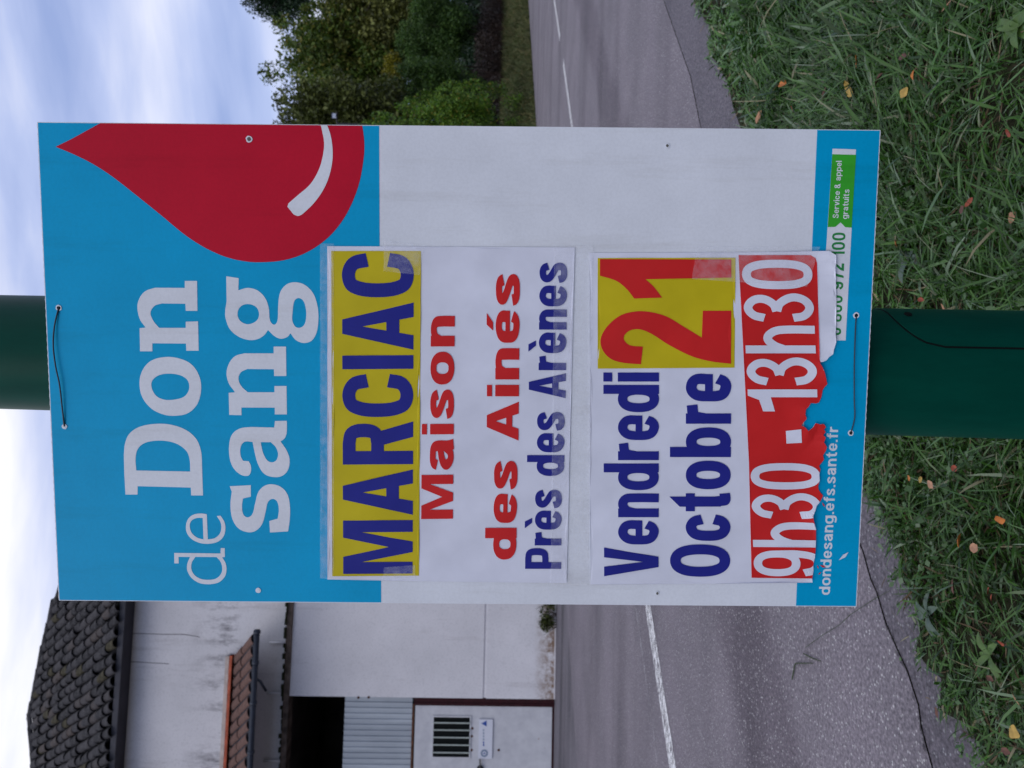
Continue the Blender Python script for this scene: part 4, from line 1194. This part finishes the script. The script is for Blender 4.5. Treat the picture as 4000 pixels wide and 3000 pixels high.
for q in (0.02, 0.55, 1.25, 2.1, 3.0):
    gv, gf = tube([g0 - WE * q, g0 - WE * (q + 0.05)], 0.066, 12)
    link_mesh('gutter_clip', gv, gf, M['gutter'], gut, smooth=True)
for q in (0.85,):
    p = g0 - WE * q
    w_ = p - WE * 0.30 - np.array([0, 0, 0.13]) - WNV * 0.30
    gv, gf = tube([p, p * .75 + w_ * .25 - ax_up * .05, w_], 0.026, 8)
    link_mesh('awning_bracket', gv, gf, M['gutter'], building, smooth=True)

# ================================================================== VEGETATION
def leaf_cloud(clumps, n, size, rg, flat=0.5, aspect=0.55, shell=0.45):
    """n small folded leaves spread through ellipsoid clumps (cx,cy,cz,rx,ry,rz)"""
    C = np.array(clumps)
    w = (C[:, 3] * C[:, 4] * C[:, 5]) ** (2 / 3); w /= w.sum()
    idx = rg.choice(len(C), n, p=w)
    d = rg.normal(size=(n, 3)); d /= np.linalg.norm(d, axis=1)[:, None]
    r = shell + (1.04 - shell) * rg.random(n) ** 0.7
    P = C[idx, :3] + d * r[:, None] * C[idx, 3:]
    P[:, 2] = np.maximum(P[:, 2], 0.05)
    ax = rg.normal(size=(n, 3)); ax[:, 2] -= 0.25; ax += d * 0.6
    ax /= np.linalg.norm(ax, axis=1)[:, None]
    nn = rg.normal(size=(n, 3)) * (1 - flat) + d * flat * .6 + np.array([0, 0, flat])
    sdv = np.cross(ax, nn); sdv /= (np.linalg.norm(sdv, axis=1)[:, None] + 1e-9)
    nv = np.cross(sdv, ax)
    s = size * (0.45 + 1.2 * rg.random(n) ** 1.6)[:, None]
    V = np.empty((n, 4, 3))
    V[:, 0] = P - ax * s * .5
    V[:, 1] = P + sdv * s * aspect * .5 + nv * s * .08
    V[:, 2] = P + ax * s * .5
    V[:, 3] = P - sdv * s * aspect * .5 + nv * s * .08
    return V.reshape(-1, 3), np.arange(n * 4).reshape(n, 4)
def crown_clumps(c, r, k, rg, size=(0.22, 0.38)):
    out = []
    for _ in range(k):
        d = rg.normal(size=3); d /= np.linalg.norm(d)
        q = rg.random() ** 0.45 * 0.78
        p = np.array(c) + d * q * np.array(r)
        s = rg.uniform(*size) * np.array(r) * rg.uniform(.8, 1.2, 3)
        out.append((*p, *s))
    return out
M['bark'] = speckle_mat('bark', (0.035, 0.028, 0.022), 0.95, 0.1, 0.5, 8, 0.7, 25, 0.03)
def tree(name, label, cat, c, r, n, leaf, mat, seed, k=36, group=None, trunk_r=0.22, stems=1, size=(0.22, 0.38), flat=0.5, base_z=0.0, aspect=0.55, extra=None):
    rg = np.random.default_rng(seed)
    root = empty(name, label, cat, group)
    root.location = Vector((c[0], c[1], base_z))
    off = np.array([c[0], c[1], base_z])
    cl = crown_clumps(c, r, k, rg, size)
    if extra: cl += extra
    for _ in range(int(k * .5)):                                   # stray sprays breaking the outline
        d = rg.normal(size=3); d[2] = abs(d[2]) * .8; d /= np.linalg.norm(d)
        cl.append((*(np.array(c) + d * np.array(r) * rg.uniform(.84, 1.04)), *(np.array(r) * rg.uniform(.07, .13))))
    V, Q = leaf_cloud(cl, n, leaf, rg, flat, aspect, 0.3)
    big_mesh('crown', V - off, Q, mat, root)
    parts = []
    for s in range(stems):
        b0 = np.array([c[0] + rg.uniform(-.3, .3) * (stems > 1) * r[0], c[1] + rg.uniform(-.3, .3) * (stems > 1) * r[1], base_z - .05])
        top = np.array([c[0], c[1], c[2] + r[2] * .3])
        mid = b0 * .5 + top * .5 + rg.normal(size=3) * np.array([.12, .12, 0]) * r[0]
        tr_ = trunk_r / math.sqrt(stems)
        parts.append(tube([b0, b0 * .75 + mid * .25, mid, top], [tr_ * 1.3, tr_, tr_ * .7, tr_ * .25], 8))
        for q in rg.choice(len(cl), min(7, len(cl)), replace=False):
            t = rg.uniform(.35, .9); a = mid * (1 - t) + top * t if t > .5 else b0 * (1 - t) + mid * t
            e_ = np.array(cl[q][:3])
            parts.append(tube([a, a * .5 + e_ * .5 + np.array([0, 0, .06 * r[2]]), e_], [tr_ * .4, tr_ * .25, tr_ * .08], 6))
    v, f = join(parts)
    link_mesh('trunk', np.array(v) - off, f, M['bark'], root, smooth=True)
    return root
def edge_depth(py, beyond):
    """distance (m) at which the view direction through column py is 'beyond' metres past the far road edge"""
    d = ray(1934, py); d = d / d[1]
    v0 = np.dot(CAM - A0, ND); k = np.dot(d, ND)
    return (far_v + beyond - v0) / k
BANK = [(0.05, -0.02), (0.5, 0.12), (1.4, 0.42), (2.6, 0.82), (3.8, 1.12), (6, 1.2), (30, 1.3)]
def bank_z(dv_): return np.interp(dv_, [p[0] for p in BANK], [p[1] for p in BANK])
def px_tree(px, py, depth, ev, eh, ed=None):
    """centre and radii (m) of a crown seen at a pixel, ev/eh half sizes in pixels (height, width)"""
    depth = edge_depth(py, depth)
    p = at_depth(px, py, depth); k = depth / F
    return p, (eh * k, (ed or eh) * k, ev * k)
GR_DARK = foliage_mat('leaves_dark_green', [(0, (0.008, 0.021, 0.009)), (.5, (0.017, 0.042, 0.016)), (1, (0.034, 0.072, 0.026))])
GR_FINE = foliage_mat('leaves_bottle_green', [(0, (0.026, 0.060, 0.012)), (.5, (0.049, 0.112, 0.019)), (1, (0.095, 0.172, 0.029))])
GR_MID = foliage_mat('leaves_mid_green', [(0, (0.038, 0.068, 0.011)), (.4, (0.074, 0.133, 0.016)), (.8, (0.128, 0.178, 0.024)), (1, (0.281, 0.245, 0.050))])
GR_OLIVE = foliage_mat('leaves_olive', [(0, (0.051, 0.060, 0.014)), (.5, (0.128, 0.142, 0.029)), (.85, (0.222, 0.234, 0.056)), (1, (0.374, 0.414, 0.122))])
GR_BROWN = foliage_mat('leaves_brown_green', [(0, (0.038, 0.044, 0.010)), (.5, (0.081, 0.106, 0.021)), (1, (0.179, 0.205, 0.053))])
GR_YEL = foliage_mat('leaves_yellow_green', [(0, (0.126, 0.135, 0.011)), (1, (0.306, 0.270, 0.019))])
GR_BRIGHT = foliage_mat('leaves_bright_green', [(0, (0.046, 0.114, 0.011)), (.5, (0.102, 0.218, 0.018)), (.9, (0.193, 0.318, 0.030)), (1, (0.296, 0.218, 0.030))])
TG = 'trees and bushes along the far side of the road'
c, r = px_tree(1400, 265, 8.5, 350, 270, 260)
tree('broadleaf_tree', 'tall dark green broadleaf tree with ragged top rising behind the hedge', 'tree', c, r, 60000, 0.26, GR_MID, 11, 80, TG, 0.3, size=(.2, .34), base_z=1.1)
c, r = px_tree(1370, 470, 5.5, 300, 200, 200)
tree('broadleaf_tree', 'shaded brownish green tree directly behind the bright bush', 'tree', c, r, 40000, 0.21, GR_BROWN, 12, 60, TG, 0.25, base_z=1.1)
c, r = px_tree(1100, -45, 13, 165, 130)
tree('dark_tree', 'near black evergreen crown poking above the other trees', 'tree', c, r, 24000, 0.28, GR_DARK, 13, 30, TG, 0.3, size=(.3, .45), base_z=1.1)
c, r = px_tree(1480, 95, 5.6, 260, 200)
tree('olive_tree', 'olive brown leafed tree with pale autumn leaves beside the tall green tree', 'tree', c, r, 34000, 0.25, GR_OLIVE, 14, 46, TG, 0.25, base_z=1.1)
c, r = px_tree(1548, 258, 3.9, 64, 58)
tree('yellow_shrub', 'small yellow green shrub glowing between the darker bushes', 'shrub', c, r, 4500, 0.14, GR_YEL, 15, 14, TG, 0.06, 2, base_z=1.1)
c, r = px_tree(1715, 130, 4.7, 160, 185)
tree('dense_bush', 'dense rounded dark green bush under the olive brown tree', 'bush', c, r, 70000, 0.13, GR_FINE, 16, 80, TG, 0.1, 3, size=(.2, .34), base_z=1.1)
c, r = px_tree(1715, 335, 4.4, 190, 125)
tree('dense_bush', 'low dark green bush between the bright bush and the brown thicket', 'bush', c, r, 44000, 0.12, GR_FINE, 17, 60, TG, 0.1, 3, base_z=1.1)
c, r = px_tree(1815, 520, 1.9, 250, 165, 150)
ex = []
for (px, py, dz) in ((1430, 492, 50), (1470, 455, 45), (1575, 418, 55), (1600, 395, 40), (1650, 375, 45), (1745, 335, 45), (1820, 328, 40), (1500, 520, 70), (1560, 480, 60), (1690, 400, 60), (1900, 350, 60), (2000, 400, 70), (2040, 440, 50), (2000, 480, 60)):
    dp_ = edge_depth(py, random.uniform(1.1, 1.9)); p = at_depth(px, py, dp_); kk = dz * dp_ / F
    ex.append((p[0], p[1], p[2] - kk * .5, kk * .55, kk * .6, kk * 1.15))
tree('bright_bush', 'bright fresh green bush with upright shoots at the edge of the road', 'bush', c, r, 40000, 0.10, GR_BRIGHT, 18, 40, TG, 0.08, 5, extra=ex, base_z=0.0)
for (px, py, dep, ev, eh, mat, sd_, lab) in ((1450, 860, 7, 300, 260, GR_MID, 21, 'green tree standing beyond the road behind the sign board'), (1560, -330, 9, 380, 260, GR_MID, 23, 'wide green tree beyond the olive brown tree')):
    c, r = px_tree(px, py, dep, ev, eh)
    tree('broadleaf_tree', lab, 'tree', c, r, 18000, 0.22, mat, sd_, 40, TG, 0.25, base_z=1.1)

# bank on the far side: rises from the road edge
u0_ = rc(wp(s_end, 0))[0] + 1.2
prof = BANK
V, Fc = [], []
us = np.arange(u0_, 95, 0.8)
for i, u in enumerate(us):
    ramp_ = min(1.0, (u - u0_) / 5)
    for (dv_, z) in prof:
        V.append(rp(u, far_v + dv_ + 0.12 * math.sin(u * 1.7) * (dv_ < .2), z * ramp_ * (1 + .12 * math.sin(u * .9 + dv_)) - (0.02 if dv_ > .2 else 0)))
k = len(prof)
for i in range(len(us) - 1):
    for j in range(k - 1):
        a = i * k + j
        Fc.append((a, a + k, a + k + 1, a + 1))
link_mesh('bank', V, Fc, M['meadow'], smooth=True, kind='structure')

def blades(P, L, W, lean, az, rg, droop=0.35):
    n_ = len(P)
    t = np.array([0.0, 0.38, 0.74, 1.0]); wt = np.array([0.7, 1.0, 0.72, 0.06])
    d = np.column_stack([np.cos(az), np.sin(az), np.zeros(n_)])
    tw_ = rg.uniform(-.9, .9, n_)
    sdv = np.column_stack([-np.sin(az), np.cos(az), np.zeros(n_)]) * np.cos(tw_)[:, None] + np.array([0, 0, 1.0]) * np.sin(tw_)[:, None]
    V = np.empty((n_, 8, 3))
    bend = rg.uniform(-.25, .25, n_)
    for i in range(4):
        hor = L * (np.sin(lean) * t[i] + droop * t[i] ** 2 * 0.6)
        ver = L * (np.cos(lean) * t[i] - droop * t[i] ** 2 * 0.55)
        c_ = P + d * hor[:, None] + np.array([0, 0, 1.0]) * np.maximum(ver, 0.002)[:, None]
        c_ += np.column_stack([-np.sin(az), np.cos(az), np.zeros(n_)]) * (bend * L * t[i] ** 2)[:, None]
        V[:, 2*i] = c_ - sdv * (W * wt[i] / 2)[:, None]
        V[:, 2*i+1] = c_ + sdv * (W * wt[i] / 2)[:, None]
    base = (np.arange(n_) * 8)[:, None]
    Q = np.concatenate([base + np.array([[2*i, 2*i+1, 2*i+3, 2*i+2]]) for i in range(3)], 0)
    return V.reshape(-1, 3), Q
rg = np.random.default_rng(5)
n_ = 40000
u = rg.uniform(u0_ + 1, u0_ + 60, n_); dv_ = rg.random(n_) ** 1.2 * 4.6 - 0.08
P = np.array([rp(a, far_v + b2, bank_z(b2) - .03) for a, b2 in zip(u, dv_)])
V, Q = blades(P, rg.uniform(.15, .5, n_), rg.uniform(.012, .03, n_), rg.uniform(.1, .9, n_), rg.uniform(0, 6.28, n_), rg)
GRASS_DRY = foliage_mat('bank_grass_blades', [(0, (0.037, 0.058, 0.017)), (.5, (0.084, 0.104, 0.034)), (.85, (0.143, 0.131, 0.050)), (1, (0.218, 0.168, 0.084))], 0.6, 0.2, 0.15)
big_mesh('bank_grass', V, Q, GRASS_DRY, kind='stuff')

# brown thicket of bare stems under the trees
th = empty('thicket', 'dark brown thicket of bare stems above the grassy bank', 'thicket')
rg = np.random.default_rng(9)
parts = []
cols_ = [u_ for u_ in np.arange(u0_, u0_ + 70, 0.1) if -450 < project(rp(u_, far_v + 4.6, 1.2))[1] < 400]
for k in range(700):
    q = rp(rg.choice(cols_), far_v + rg.uniform(3.5, 5.0), 1.0)
    h2 = rg.uniform(.5, 2.0); tip = q + np.array([rg.uniform(-.5, .5), rg.uniform(-.5, .5), h2])
    parts.append(tube([q, q * .5 + tip * .5 + rg.normal(size=3) * .06, tip], [.024, .015, .005], 4, False))
v, f = join(parts)
M['stem'] = speckle_mat('bare_stems', (0.030, 0.018, 0.014), 0.9, 0.1, 0.5, 4)
link_mesh('stems', v, f, M['stem'], th)
cl = []
for k in range(150):
    q = rp(rg.choice(cols_), far_v + rg.uniform(4.2, 5.6), rg.uniform(1.3, 2.6)); cl.append((*q, .9, .9, .6))
V, Q = leaf_cloud(cl, 45000, 0.13, rg)
big_mesh('dry_leaves', V, Q, foliage_mat('leaves_dry_brown', [(0, (0.020, 0.013, 0.010)), (1, (0.060, 0.040, 0.030))]), th)
# far wood closing the view
cl = []
for k in range(260):
    u_ = u0_ + 2 + k * 0.9 + rg.uniform(-.6, .6)
    q = rp(u_, far_v + rg.uniform(22, 28), rg.uniform(1, 8)); cl.append((*q, 3.2, 3.2, 2.8))
V, Q = leaf_cloud(cl, 90000, 0.7, rg)
big_mesh('wood', V, Q, GR_DARK, kind='stuff')

# lantern glimpsed among the trees beside the board
M['lens'] = new_mat('lamp_glass', (0.42, 0.46, 0.55), 0.2, 0.5)[0]
lp = at_depth(1306, 452, edge_depth(452, 2.2))
lan = empty('wall_lantern', 'small pale lantern on a dark arm glimpsed among the trees', 'lamp')
v, f = tube([lp + np.array([-.35, 0, -lp[2]]), lp + np.array([-.35, 0, -.16]), lp + np.array([-.3, 0, -.12]), lp + np.array([.16, 0, -.12])], .035, 8)
link_mesh('post', v, f, M['black'], lan)
link_mesh('lamp_glass', box_pts(lp + np.array([-.08, -.08, -.085]), (.16, 0, 0), (0, .16, 0), (0, 0, .17)), BOXF, M['lens'], lan)
link_mesh('cap', box_pts(lp + np.array([-.1, -.1, .086]), (.2, 0, 0), (0, .2, 0), (0, 0, .03)), BOXF, M['black'], lan)

# weeds at the foot of the wall
s, z = wsz(2150, 2400)
q = wp(s + .25, 0, .12)
rg = np.random.default_rng(31)
weed = empty('wall_weed', 'dark weed growing at the foot of the white wall', 'weed')
cl = [(*(q + WE * rg.uniform(-.45, .4) + WNV * rg.uniform(-.02, .08) + np.array([0, 0, rg.uniform(.05, .24)])), .12, .08, .10) for _ in range(14)]
V, Q = leaf_cloud(cl, 1500, .05, rg); big_mesh('leaves', V, Q, GR_BROWN, weed)
parts = []
for k in range(26):
    a = q + WE * rg.uniform(-.5, .3); t = a + np.array([rg.uniform(-.1, .1), -.02, rg.uniform(.15, .42)]) + WE * rg.uniform(-.15, .05)
    parts.append(tube([a, t], [.006, .002], 4, False))
v, f = join(parts); link_mesh('stems', v, f, M['stem'], weed)

# ------------------------------------------------------------------ near verge: grass
edge_u = np.array([rc(p)[0] for p in ve]); edge_v = np.array([rc(p)[1] for p in ve])
order = np.argsort(edge_u); edge_u, edge_v = edge_u[order], edge_v[order]
rg = np.random.default_rng(77)
N0 = 520000
X = rg.uniform(-3.2, 4.6, N0); Y = rg.uniform(0.9, 7.5, N0)
u = (X - A0[0]) * UD[0] + (Y - A0[1]) * UD[1]; vv = (X - A0[0]) * ND[0] + (Y - A0[1]) * ND[1]
lim = np.interp(u, edge_u, edge_v)
dist = np.hypot(X, Y)
inside = vv < lim - 0.01 + rg.normal(0, .025, N0)
fov = np.abs(X) < 0.72 * Y + 0.5
keep = inside & fov & (rg.random(N0) < np.clip((2.6 / dist) ** 1.4, 0.12, 1.0))
patch = np.sin(X * 5.1 + 1.3 * np.sin(Y * 3.7)) * np.sin(Y * 4.3 + 1.1 * np.cos(X * 2.9))
keep &= rg.random(N0) < np.clip(0.9 + .45 * patch, .45, 1)
X, Y, dist, u, vv, lim, patch = X[keep], Y[keep], dist[keep], u[keep], vv[keep], lim[keep], patch[keep]
n_ = len(X)
P = np.column_stack([X, Y, np.full(n_, 0.008)])
P[:, 2] += 0.012 * (1 + patch)
az = rg.uniform(0, 6.28, n_)
swirl = np.arctan2(np.sin(Y * 2.3 + X), np.cos(X * 1.9 - Y * .7))
az = np.where(rg.random(n_) < .55, swirl + rg.normal(0, .7, n_), az)
edge_d = lim - vv
Lb = rg.gamma(5, 0.021, n_) * (0.75 + .25 * patch) * np.clip(0.35 + edge_d * 1.6, .35, 1)
Wb = (.0026 + .0075 * rg.random(n_) ** 1.8) * np.clip(dist / 2.2, 1, 2.2)
lean = np.clip(rg.normal(.95, .38, n_), .05, 1.45)
V, Q = blades(P, Lb, Wb, lean, az, rg, .42)
GRASS = foliage_mat('grass_blades', [(0, (0.013, 0.043, 0.004)), (.35, (0.032, 0.100, 0.010)), (.68, (0.060, 0.165, 0.018)), (.86, (0.105, 0.215, 0.065)), (.95, (0.20, 0.28, 0.18)), (1, (0.30, 0.25, 0.13))], 0.32, 0.5, 0.25)
big_mesh('grass', V, Q, GRASS, kind='stuff')
# dead brown litter between the blades
n2c = 6000
sel = rg.choice(n_, n2c)
Pl = P[sel] + np.column_stack([rg.normal(0, .04, n2c), rg.normal(0, .04, n2c), np.full(n2c, .004)])
V, Q = blades(Pl, rg.uniform(.03, .10, n2c), rg.uniform(.002, .006, n2c), rg.uniform(1.2, 1.5, n2c), rg.uniform(0, 6.28, n2c), rg, .1)
big_mesh('grass_litter', V, Q, foliage_mat('litter', [(0, (0.045, 0.028, 0.016)), (.6, (0.09, 0.06, 0.03)), (1, (0.17, 0.13, 0.08))], .7, .2, 0), kind='stuff')
# small clover and herb leaves mixed in
n3c = 5500
sel = rg.choice(n_, n3c)
cl = np.column_stack([P[sel, 0], P[sel, 1], P[sel, 2] + .03 + .02 * rg.random(n3c)])
pk = (patch[sel] > -.1)
cl = cl[pk]
V, Q = leaf_cloud([(*p, .02, .02, .012) for p in cl[:2600]], 6500, .017, rg, .8, .85, .1)
big_mesh('clover', V, Q, foliage_mat('clover_leaves', [(0, (0.04, 0.10, 0.02)), (.7, (0.075, 0.16, 0.05)), (1, (0.14, 0.2, 0.12))], .4, .5, .2), kind='stuff')

# broad leaved plants in the verge
def rosette(px, py, label, mat, nl, L, W, seed):
    c = ground(px, py, 0.01); rg = random.Random(seed)
    o = empty('broadleaf_plant', label, 'plant', 'leafy weeds in the verge'); o.location = Vector(c)
    for k in range(nl):
        a = 2 * math.pi * k / nl + rg.uniform(-.3, .3); l_ = L * rg.uniform(.7, 1.15); w_ = W * rg.uniform(.8, 1.2); el = rg.uniform(.25, .8)
        V, Fc = [], []
        for i in range(7):
            t = i / 6; ww = w_ * math.sin(math.pi * min(1, .08 + t * .92)) ** .7 / 2
            x = l_ * t; z = .02 + l_ * (el * t - .55 * t * t)
            for sgn in (-1, 0, 1):
                yy = sgn * ww; zz_ = z + abs(sgn) * ww * .35
                V.append((x * math.cos(a) - yy * math.sin(a), x * math.sin(a) + yy * math.cos(a), zz_))
        for i in range(6):
            for j in range(2):
                q = i * 3 + j; Fc.append((q, q + 3, q + 4, q + 1))
        link_mesh('leaf', V, Fc, mat, o, smooth=True)
PLM = speckle_mat('weed_leaf', (0.055, 0.115, 0.02), 0.45, 0.45, 0.3, 30)
PLM2 = speckle_mat('weed_leaf_blue', (0.05, 0.085, 0.06), 0.4, 0.5, 0.3, 30)
rosette(4010, 105, 'bright green broad leaved weed at the outer edge of the verge', PLM, 6, .085, .028, 1)
rosette(3580, 1010, 'grey green leafy weed beside the lamp post', PLM2, 6, .09, .03, 2)
rosette(3655, 2400, 'grey green leafy weed at the tarmac edge', PLM2, 6, .08, .022, 3)
rosette(3900, 2560, 'low green weed among fallen leaves near the tarmac', PLM, 7, .07, .02, 4)

# fallen leaves, one by one
def leaf_mat(name, c): return speckle_mat(name, c, 0.55, 0.35, 0.3, 60)
LM = {'orange': leaf_mat('leaf_orange', (0.42, 0.13, 0.02)), 'yellow': leaf_mat('leaf_yellow', (0.40, 0.26, 0.06)), 'brown': leaf_mat('leaf_brown', (0.11, 0.045, 0.03)), 'tan': leaf_mat('leaf_tan', (0.36, 0.19, 0.11)), 'red': leaf_mat('leaf_red', (0.24, 0.045, 0.02))}
def z7(x, y): return 2700 + x / 1.659, y / 1.659
def z8(x, y): return 3200 + x / 1.5083, 900 + y / 1.5083
def z4(x, y): return 3000 + x / 1.659, 2000 + y / 1.659
LV = [(z7(1075, 395), 'orange', 40), (z7(595, 545), 'orange', 44), (z7(1030, 570), 'yellow', 85), (z7(1440, 485), 'orange', 30), (z7(1380, 600), 'yellow', 36), (z7(1215, 520), 'brown', 50), (z7(445, 760), 'tan', 44), (z7(435, 665), 'tan', 34),
      (z7(2080, 1410), 'tan', 55), (z7(1330, 1575), 'orange', 32), (z7(860, 625), 'brown', 60), (z7(1370, 370), 'brown', 34), (z7(2065, 860), 'red', 44), (z7(1800, 1310), 'red', 36), (z7(1755, 1360), 'brown', 38), (z7(1660, 40), 'tan', 50), (z7(655, 705), 'red', 30),
      (z8(655, 1497), 'tan', 40), (z8(600, 1470), 'yellow', 30), (z8(800, 1405), 'red', 30), (z8(600, 410), 'red', 26), (z8(735, 450), 'tan', 30), (z8(455, 70), 'orange', 28), (z8(530, 1460), 'orange', 22),
      (z4(1245, 185), 'orange', 46), (z4(1340, 235), 'tan', 44), (z4(1205, 480), 'brown', 50), (z4(1590, 1180), 'tan', 66), (z4(1590, 1425), 'yellow', 52), (z4(1510, 45), 'orange', 44), (z4(1545, 1550), 'brown', 34), (z4(1510, 850), 'red', 34), (z4(1430, 510), 'red', 28), (z4(1450, 555), 'red', 22), (z4(1440, 1080), 'brown', 26), (z4(1100, 1300), 'brown', 36)]
for i, ((px, py), kd, spx) in enumerate(LV):
    rgl = random.Random(100 + i)
    c = ground(px, py, 0.075)
    L = spx / 1.659 * np.linalg.norm(c - CAM) / F * 1.7; W = L * rgl.uniform(.5, .75)
    a = rgl.uniform(0, 6.28); tilt = rgl.uniform(.05, .5); fold = rgl.uniform(.1, .5); curl = rgl.uniform(-.3, .5)
    V, Fc = [], []
    for k in range(8):
        t = k / 7; ww = W / 2 * math.sin(math.pi * (0.04 + .92 * t)) ** .8 * (1 + .12 * math.sin(9 * t + i))
        for sgn in (-1, -.5, 0, .5, 1):
            x = (t - .5) * L; y = sgn * ww; z = abs(sgn) * ww * fold + curl * L * (t - .5) ** 2
            V.append((x, y, z))
    for k in range(7):
        for j in range(4):
            q = k * 5 + j; Fc.append((q, q + 5, q + 6, q + 1))
    where = 'in the grass beside the lamp post' if i in range(17, 24) else 'in the grass near the cracked tarmac joint' if i >= 24 else 'in the short grass along the kerbless road edge' if px < 3120 else 'in the long grass of the open verge'
    big_ = 'large ' if spx >= 60 else ''
    o = link_mesh('fallen_leaf', V, Fc, LM[kd], smooth=True, label=f'{big_}{kd} fallen leaf lying {where}', cat='leaf', group=f'{kd} fallen leaves {where}')
    # face somewhat to the viewer
    o.location = Vector(c); o.rotation_euler = (rgl.uniform(.1, .6), rgl.uniform(-.3, .3), a)
# loose grass stems lying on the tarmac
STM = speckle_mat('cut_grass_stem', (0.035, 0.05, 0.02), 0.6, 0.3, 0.3, 40)
for lab, pts, w in (('long grass stem lying across the tarmac crack', [(800, 510), (690, 570), (545, 665), (470, 735), (360, 800), (250, 880)], .0012), ('short dark twig bent at a right angle on the tarmac', [(300, 980), (190, 980), (182, 995), (165, 1085)], .0028), ('short dark twig with a thick end on the tarmac', [(350, 965), (290, 945), (240, 918)], .0028)):
    P3 = [ground(*z4(x, y)) + np.array([0, 0, .006]) for x, y in pts]
    v, f = tube(P3, [w * (1 if i > 0 else .6) for i in range(len(P3))], 6)
    link_mesh('grass_stem', v, f, STM, label=lab, cat='twig', group='twigs lying on the tarmac')
